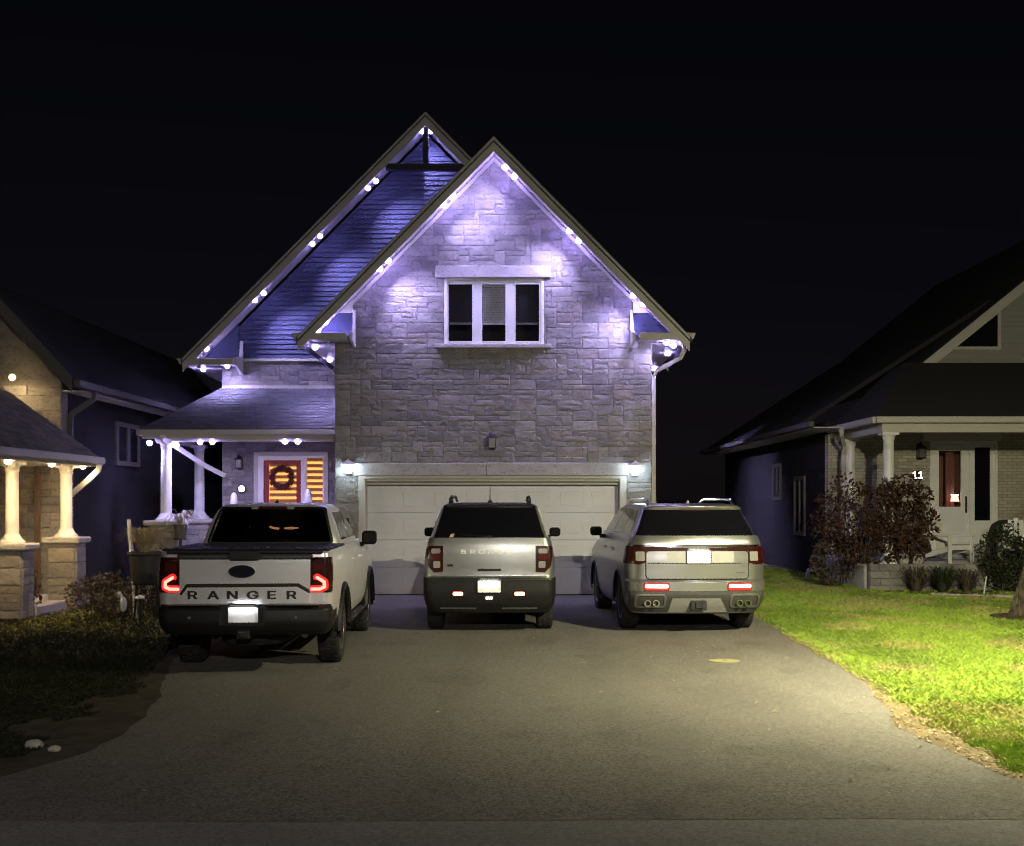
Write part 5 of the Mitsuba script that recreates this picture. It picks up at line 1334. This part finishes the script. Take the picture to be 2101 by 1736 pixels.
def adirondack(x, y, z, yaw, label):
    """Slatted garden armchair."""
    t = thing('garden_chair', label, 'chair', None)
    c, s = math.cos(yaw), math.sin(yaw)
    R = np.array([[c, -s, 0], [s, c, 0], [0, 0, 1.0]])
    def P(name, m):
        m = m.copy(); m.vertices = m.vertices @ R.T + [x, y, z]
        put(name, m, WHITE, t)
    def tilt(m, a, o):
        m.apply_transform(trimesh.transformations.rotation_matrix(a, [1, 0, 0], o)); return m
    for k in range(5): P('seat_slat', tilt(box(-.26, .26, -.24 + k * .1, -.15 + k * .1, .34, .36, .004), -.18, [0, -.24, .35]))
    for k in range(5):
        h = .72 - .045 * abs(k - 2) ** 1.6
        P('back_slat', tilt(box(-.26 + k * .105, -.165 + k * .105, .22, .24, .24, .24 + h, .004), -.32, [0, .22, .24]))
    for sx in (-1, 1):
        P('arm', box(sx * .33 - .065, sx * .33 + .065, -.34, .38, .54, .565, .006))
        P('leg', box(sx * .32 - .045, sx * .32 + .045, -.30, -.272, 0, .54, .004))
        P('side_rail', tilt(box(sx * .28 - .013, sx * .28 + .013, -.3, .50, .25, .35, .004), -.25, [0, -.25, .3]))
    P('front_apron', box(-.28, .28, -.262, -.24, .27, .37, .004))
    return t
adirondack(X(1958, 25.6), 25.85, .60, .5, 'white slatted garden chair beside the red bush in front of the white door')
adirondack(X(2098, 25.4), 25.7, .60, -.35, 'white slatted garden chair cut by the right edge of the picture')
t = thing('covered_grill', 'dark covered barbecue against the brick wall right of the white door', 'barbecue')
put('cover', lathe([(.36, .60), (.38, .75), (.36, 1.0), (.34, 1.2), (.28, 1.36), (.15, 1.44), (.02, 1.46)], (X(2062, 27.6), 27.6, 0), 20), plain('cover', (.03, .03, .028), .85), t, 40)
for i, (u, y, w, h, lab) in enumerate([(1855, 25.4, .30, .26, 'pale stone planter block under the red bush by the chair'), (1880, 25.35, .22, .20, 'small pale stone block next to the garden chair')]):
    t = thing('stone_block', lab, 'stone')
    put('block', box(X(u, y) - w / 2, X(u, y) + w / 2, y - .12, y + .12, .60, .60 + h, .03), ROCK, t)

# tree at the right edge
t = thing('tree', 'leaning tree trunk at the right edge of the picture, in a mulch ring', 'tree')
put('trunk', tube([(7.80, 19.4, -.02), (7.84, 19.4, .25), (8.00, 19.4, .8), (8.50, 19.45, 1.5), (9.3, 19.6, 2.6), (10.4, 19.8, 3.8), (11.2, 20, 5.0)], [.17, .125, .105, .10, .09, .07, .04], 18), BARK, t, 60)
lb = []
r = np.random.default_rng(91)
for k in range(10):
    a = r.random() * 6.28; z0 = 2.8 + 2.4 * r.random(); p = np.array([np.interp(z0, [2.8, 4.2, 5.6], [8.85, 9.2, 9.4]), 19.8, z0])
    d = np.array([math.cos(a), math.sin(a), .7]); lb.append(tube([p, p + d * .7, p + d * 1.3 + [0, 0, .3]], [.035, .022, .008], 6))
struct('mulch_ring', xy_prism(affinity.translate(affinity.scale(sg.Point(0, 0).buffer(1, 16), .62, .42), 8.0, 19.35), .03, .105), DARK_DIRT)

# ------------------------------------------------------------------ neighbour on the left
L = thing('stone_bungalow', 'dim stone bungalow at the left with a porch lit by warm soffit lights', 'house')
FY = 22.6
lw = put('front_wall', xz_prism(sg.Polygon([(-14, 0), (-8.1, 0), (-8.1, 4.0), (-9.0, 5.0), (-9.2, 5.2), (-14, 4)]), FY, FY + .3), MORTAR, L)
lay_stones(lw, sg.box(-9.7, .12, -8.1, 3.95), .14, lambda v: v + [0, FY, 0], 101, .028)
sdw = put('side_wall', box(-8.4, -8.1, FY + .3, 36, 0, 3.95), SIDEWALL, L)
w = part('side_window', L)
ya, yb, z0, z1 = 25.6, 27.2, 2.6, 3.5
put('frame', yz_prism(sg.box(ya, z0, yb, z1).difference(sg.box(ya + .14, z0 + .1, (ya + yb) / 2 - .1, z1 - .1)).difference(sg.box((ya + yb) / 2 + .1, z0 + .1, yb - .14, z1 - .1)), -8.098, -8.05), TAUPE, w)
put('pane', box(-8.09, -8.075, ya + .14, yb - .14, z0 + .1, z1 - .1), GLASSDARK, w)
lr = part('main_roof', L)
ls = 1.08
def lz_(x, d=0): return 3.98 - d + ls * (-7.72 - x)
scene[lr] = mikit.ply(xz_prism(sg.Polygon([(-7.70, lz_(-7.70, -.10)), (-9.3, lz_(-9.3, -.10)), (-9.3, lz_(-9.3, .02)), (-7.70, lz_(-7.70, .02))]), FY - .55, 36), SHINGLE_D)
put('rake_board', xz_prism(sg.Polygon([(-7.72, lz_(-7.72, -.08)), (-9.3, lz_(-9.3, -.08)), (-9.3, lz_(-9.3, .20)), (-7.72, lz_(-7.72, .20))]), FY - .59, FY - .551), TAUPE, lr)
put('rake_soffit', xz_prism(sg.Polygon([(-7.8, lz_(-7.8, .09)), (-9.3, lz_(-9.3, .09)), (-9.3, lz_(-9.3, .11)), (-7.8, lz_(-7.8, .11))]), FY - .55, FY + .02), SOFFIT, lr)
put('side_gutter', box(-7.70, -7.58, FY - .55, 35.9, 3.88, 4.0, .01), TAUPE, lr)
put('side_soffit', box(-8.1, -7.71, FY, 35.9, 3.84, 3.86), SOFFIT, lr)
put('downspout', rect_tube([(-7.64, FY + .4, 3.88), (-7.66, FY + .42, 3.74), (-8.03, FY + .3, 3.45), (-8.05, FY + .3, 3.3), (-8.05, FY + .3, .1)], .09, .07), TAUPE, L)
# side porch
p_ = part('porch_roof', L)
E0, E1, EX, EZ2 = 16.8, 21.75, -7.15, 2.62
def pslope(x): return EZ2 + .72 * (EX - x)
def pslab(x0, x1, y0, y1): return slab([(x0, y0, pslope(x0)), (x0, y1, pslope(x0)), (x1, y1, pslope(x1)), (x1, y0, pslope(x1))], .08)
scene[p_] = mikit.ply(pslab(EX, -8.75, E0, E1), SHINGLE_W)
r = np.random.default_rng(111)
pos = []
nC = 11
for k in range(nC):
    xa = EX - k * 1.6 / nC; xb = EX - (k + 1) * 1.6 / nC
    y = E0 + .01
    while y < E1 - .01:
        w_ = .26 + .2 * r.random(); ye = min(y + w_, E1 - .005)
        th = .010 + .012 * r.random()
        m = trimesh.Trimesh(np.array([[xa + .01, y + .004, pslope(xa) + .002], [xa + .01, ye - .004, pslope(xa) + .002], [xa + .01, ye - .004, pslope(xa) + th + .004], [xa + .01, y + .004, pslope(xa) + th + .004], [xb, ye - .004, pslope(xb) + .004], [xb, y + .004, pslope(xb) + .004]]),
                            [[0, 1, 2], [0, 2, 3], [3, 2, 4], [3, 4, 5]], process=False)
        put('shingle', m, SHINGLE_W, p_) if (y > 17.6 and len(pos) < 280) else None
        pos.append(m)
        y = ye
put('side_gutter', box(EX - .0, EX + .11, E0, E1, EZ2 - .12, EZ2 - .0, .015), CREAM, p_)
put('fascia', box(EX - .05, EX - .002, E0, E1, EZ2 - .16, EZ2 - .085), CREAM, p_)
put('soffit', box(-8.75, EX - .05, E0 + .05, E1 - .02, EZ2 - .155, EZ2 - .135), SOFFIT, p_)
put('end_board', xz_prism(sg.Polygon([(EX - .05, EZ2 - .135), (EX - .05, EZ2 - .05), (-8.74, pslope(-8.74) - .09), (-8.74, EZ2 - .135)]), E1 - .06, E1 - .01), CREAM, p_)
for k, (u, y, v0) in enumerate([(25, 19.5, 1115), (136, 21.35, 1102)]):
    zt = Z(v0, y)
    column(L, X(u, y), y, zt, 2.48, .10, .095)
    pedestal(L, X(u, y), y, 0.05, zt, .46, 121 + 3 * k, .13)
put('porch_slab', box(-9.6, X(136, 21.35) + .10, 19.75, FY - .01, .02, .20, .015), CAST, L)
put('porch_slab', box(-9.6, X(25, 19.5) - .24, 17.5, 19.74, .02, .12, .015), CAST, L)
put('wall_downspout', rect_tube([(X(68, 22.3), 22.5, 2.5), (X(68, 22.3), 22.5, .2)], .09, .07), plain('brown_pipe', (.16, .11, .08), .5), L)
put('gutter_elbow', rect_tube([(-7.10, 21.6, 2.5), (-7.12, 21.62, 2.40), (-7.36, 21.9, 2.26), (-7.9, 22.5, 1.98), (-8.02, 22.53, 1.86), (-8.02, 22.53, .2)], .09, .07), WHITE, L)
for (u, v_, y, lab, pw, wt) in [(25, 772, 22.15, 'warm soffit light under the gable rake of the left bungalow, highest of its lights', 2.0, 1.0), (17, 943, 18.45, 'warm soffit light beside the nearer column of the left bungalow porch', 11.0, 1.0),
                            (106, 949, 20.2, 'warm soffit light between the two columns of the left bungalow porch', 9.0, 1.0), (170, 954, 21.6, 'warm soffit light at the far porch corner of the left bungalow, above the gutter elbow', 3.2, .8)]:
    soffit_light((X(u, y), y, Z(v_, y)), (0, 0, -1), lab, pw, WARM, 84, 45, group='warm soffit lights of the left bungalow', lens=(45, 31, 13), aim=(.05, .35, -1), weight=wt)

# ------------------------------------------------------------------ left garden
t = thing('planter', 'dark round planter with dry feathery grass, left of the pickup truck', 'planter')
pc = (X(297, 19.0), 19.0, 0)
put('pot', lathe([(.16, .62), (.19, .66), (.235, 1.04), (.26, 1.06), (.26, 1.10), (.22, 1.10), (.21, 1.02), (.05, 1.0)], pc, 22), plain('pot', (.035, .033, .035), .6), t, 30)
put('stand', M(*[tube([(pc[0] + .17 * math.cos(a), pc[1] + .17 * math.sin(a), .64), (pc[0] + .23 * math.cos(a), pc[1] + .23 * math.sin(a), 0.03)], .018, 6) for a in (.5, 2.6, 4.7)], lathe([(.18, .60), (.2, .62), (.02, .625)], pc, 18)), BLACK, t)
tuft(pc[0], pc[1], 1.04, .42, 260, .46, STRAW, 'dry feathery grass growing in the dark planter', 131, w=.008)
t = thing('garden_stake', 'tall pale post leaning behind the dark planter', 'post')
put('post', tube([(X(278, 19.4), 19.4, .05), (X(272, 19.4), 19.4, .9), (X(264, 19.4), 19.4, 1.58)], .030, 10), WHITE, t, 40)
shrub(X(230, 19.6), 19.8, .03, .75, .38, 3200, .03, DRYLEAF, 'low brown bush in the dim bed between the bungalow and the planter', 75)
shrub(X(330, 19.8), 19.9, .05, .45, .52, 2600, .03, DRYLEAF, 'brown bush behind the pickup truck tail light, under the porch pedestal', 76)
shrub(X(8, 19.9), 20.1, .05, .5, .55, 3000, .035, DRYLEAF, 'leafy brown bush at the far left beside the bungalow pedestal', 77)
t = thing('spider_plant', 'pale arching spider plant in a pot between the two porch columns', 'plant')
sp = (X(372, 25.15), 25.1, 0)
r = np.random.default_rng(141); V, F = [], []
for k in range(34):
    a = r.random() * 6.28; d = np.array([math.cos(a), math.sin(a)]); q = np.array([-d[1], d[0]]); s_ = .22 + .24 * r.random(); hh = .16 + .24 * r.random()
    n0 = len(V); nn = 9
    for i_ in range(nn):
        t_ = i_ / (nn - 1)
        c_ = np.array(sp[:2]) + d * (s_ * t_); z_ = 1.38 + hh * 4 * t_ * (1 - t_ * (.80 + .25 * (k % 3) * .5)) * .75
        w_ = .019 * math.sin(math.pi * min(1, .12 + .88 * t_)) ** .7 + .002
        V += [[*(c_ - q * w_), z_ + .008], [*c_, z_], [*(c_ + q * w_), z_ + .008]]
    for i_ in range(nn - 1):
        o = n0 + 3 * i_
        F += [[o, o + 1, o + 4], [o, o + 4, o + 3], [o + 1, o + 2, o + 5], [o + 1, o + 5, o + 4]]
put('leaves', trimesh.Trimesh(np.array(V), np.array(F), process=False), PALELEAF, t)
put('pot', lathe([(.10, 1.12), (.14, 1.38), (.15, 1.40), (.12, 1.40), (.02, 1.38)], sp, 18), plain('pot2', (.10, .09, .09), .7), t, 30)
put('stand', M(lathe([(.13, 1.10), (.13, 1.12), (.02, 1.12)], sp, 16), tube([(sp[0], sp[1], 0.08), (sp[0], sp[1], 1.10)], .03, 8)), BLACK, t)
t = thing('garden_ornament', 'small pale bird ornament on the dark ground left of the planter', 'ornament')
oc = np.array([X(253, 18.4), 18.4, .05])
put('body', M(ball(oc + [0, 0, .30], (.05, .07, .11), 2), tube([oc + [0, 0, .36], oc + [-.03, 0, .43], oc + [-.05, 0, .46]], [.03, .02, .022], 8), ball(oc + [-.055, 0, .465], .026, 1)), WHITE, t, 40)
put('legs', M(tube([oc + [-.02, 0, .22], oc + [-.02, 0, -.03]], .008, 6), tube([oc + [.02, 0, .22], oc + [.02, 0, -.03]], .008, 6)), BLACK, t)
t = thing('garden_ornament', 'flat pale solar path light low on the ground beneath the planter', 'ornament')
put('cap', lathe([(.07, .42), (.07, .44), (.03, .47), (.005, .475)], (X(287, 18.6), 18.6, 0), 16), WHITE, t)
put('stem', tube([(X(287, 18.6), 18.6, .0), (X(287, 18.6), 18.6, .42)], .012, 6), BLACK, t)
def boulder(u, v_, s, label, seed):
    y = EYE * 2577 / (v_ - 1030.0)
    m = ball((0, 0, 0), 1.0, 3)
    n_ = meshkit.fbm(m.vertices * 1.4 + seed, 3)
    m.vertices *= (.75 + .5 * n_)[:, None]
    m.vertices = m.vertices * [s, s * .8, s * .62] + [X(u, y), y, s * .25]
    t = thing('rock', label, 'rock'); put('stone', m, ROCK, t, 50)
boulder(70, 1533, .068, 'pale rock on the grass at the lower left, larger of the two', 3)
boulder(112, 1540, .045, 'small pale rock beside the larger one at the lower left', 8)
# painted utility mark on the driveway
yy = EYE * 2577 / (1357 - 1030.0)
el = affinity.translate(affinity.scale(sg.Point(0, 0).buffer(1, 20), .178, .165), X(1486, yy), yy)
zz = float(ground_z(yy)) + .000
t = thing('valve_cover', 'round yellow painted valve cover in the asphalt of the driveway', 'cover')
put('lid', xy_prism(el, zz - .02, zz + .003), YELLOW, t)
put('keyhole', xy_prism(affinity.translate(sg.Point(0, 0).buffer(.022), X(1488, yy), yy + .03), zz, zz + .0045), BLACK, t)
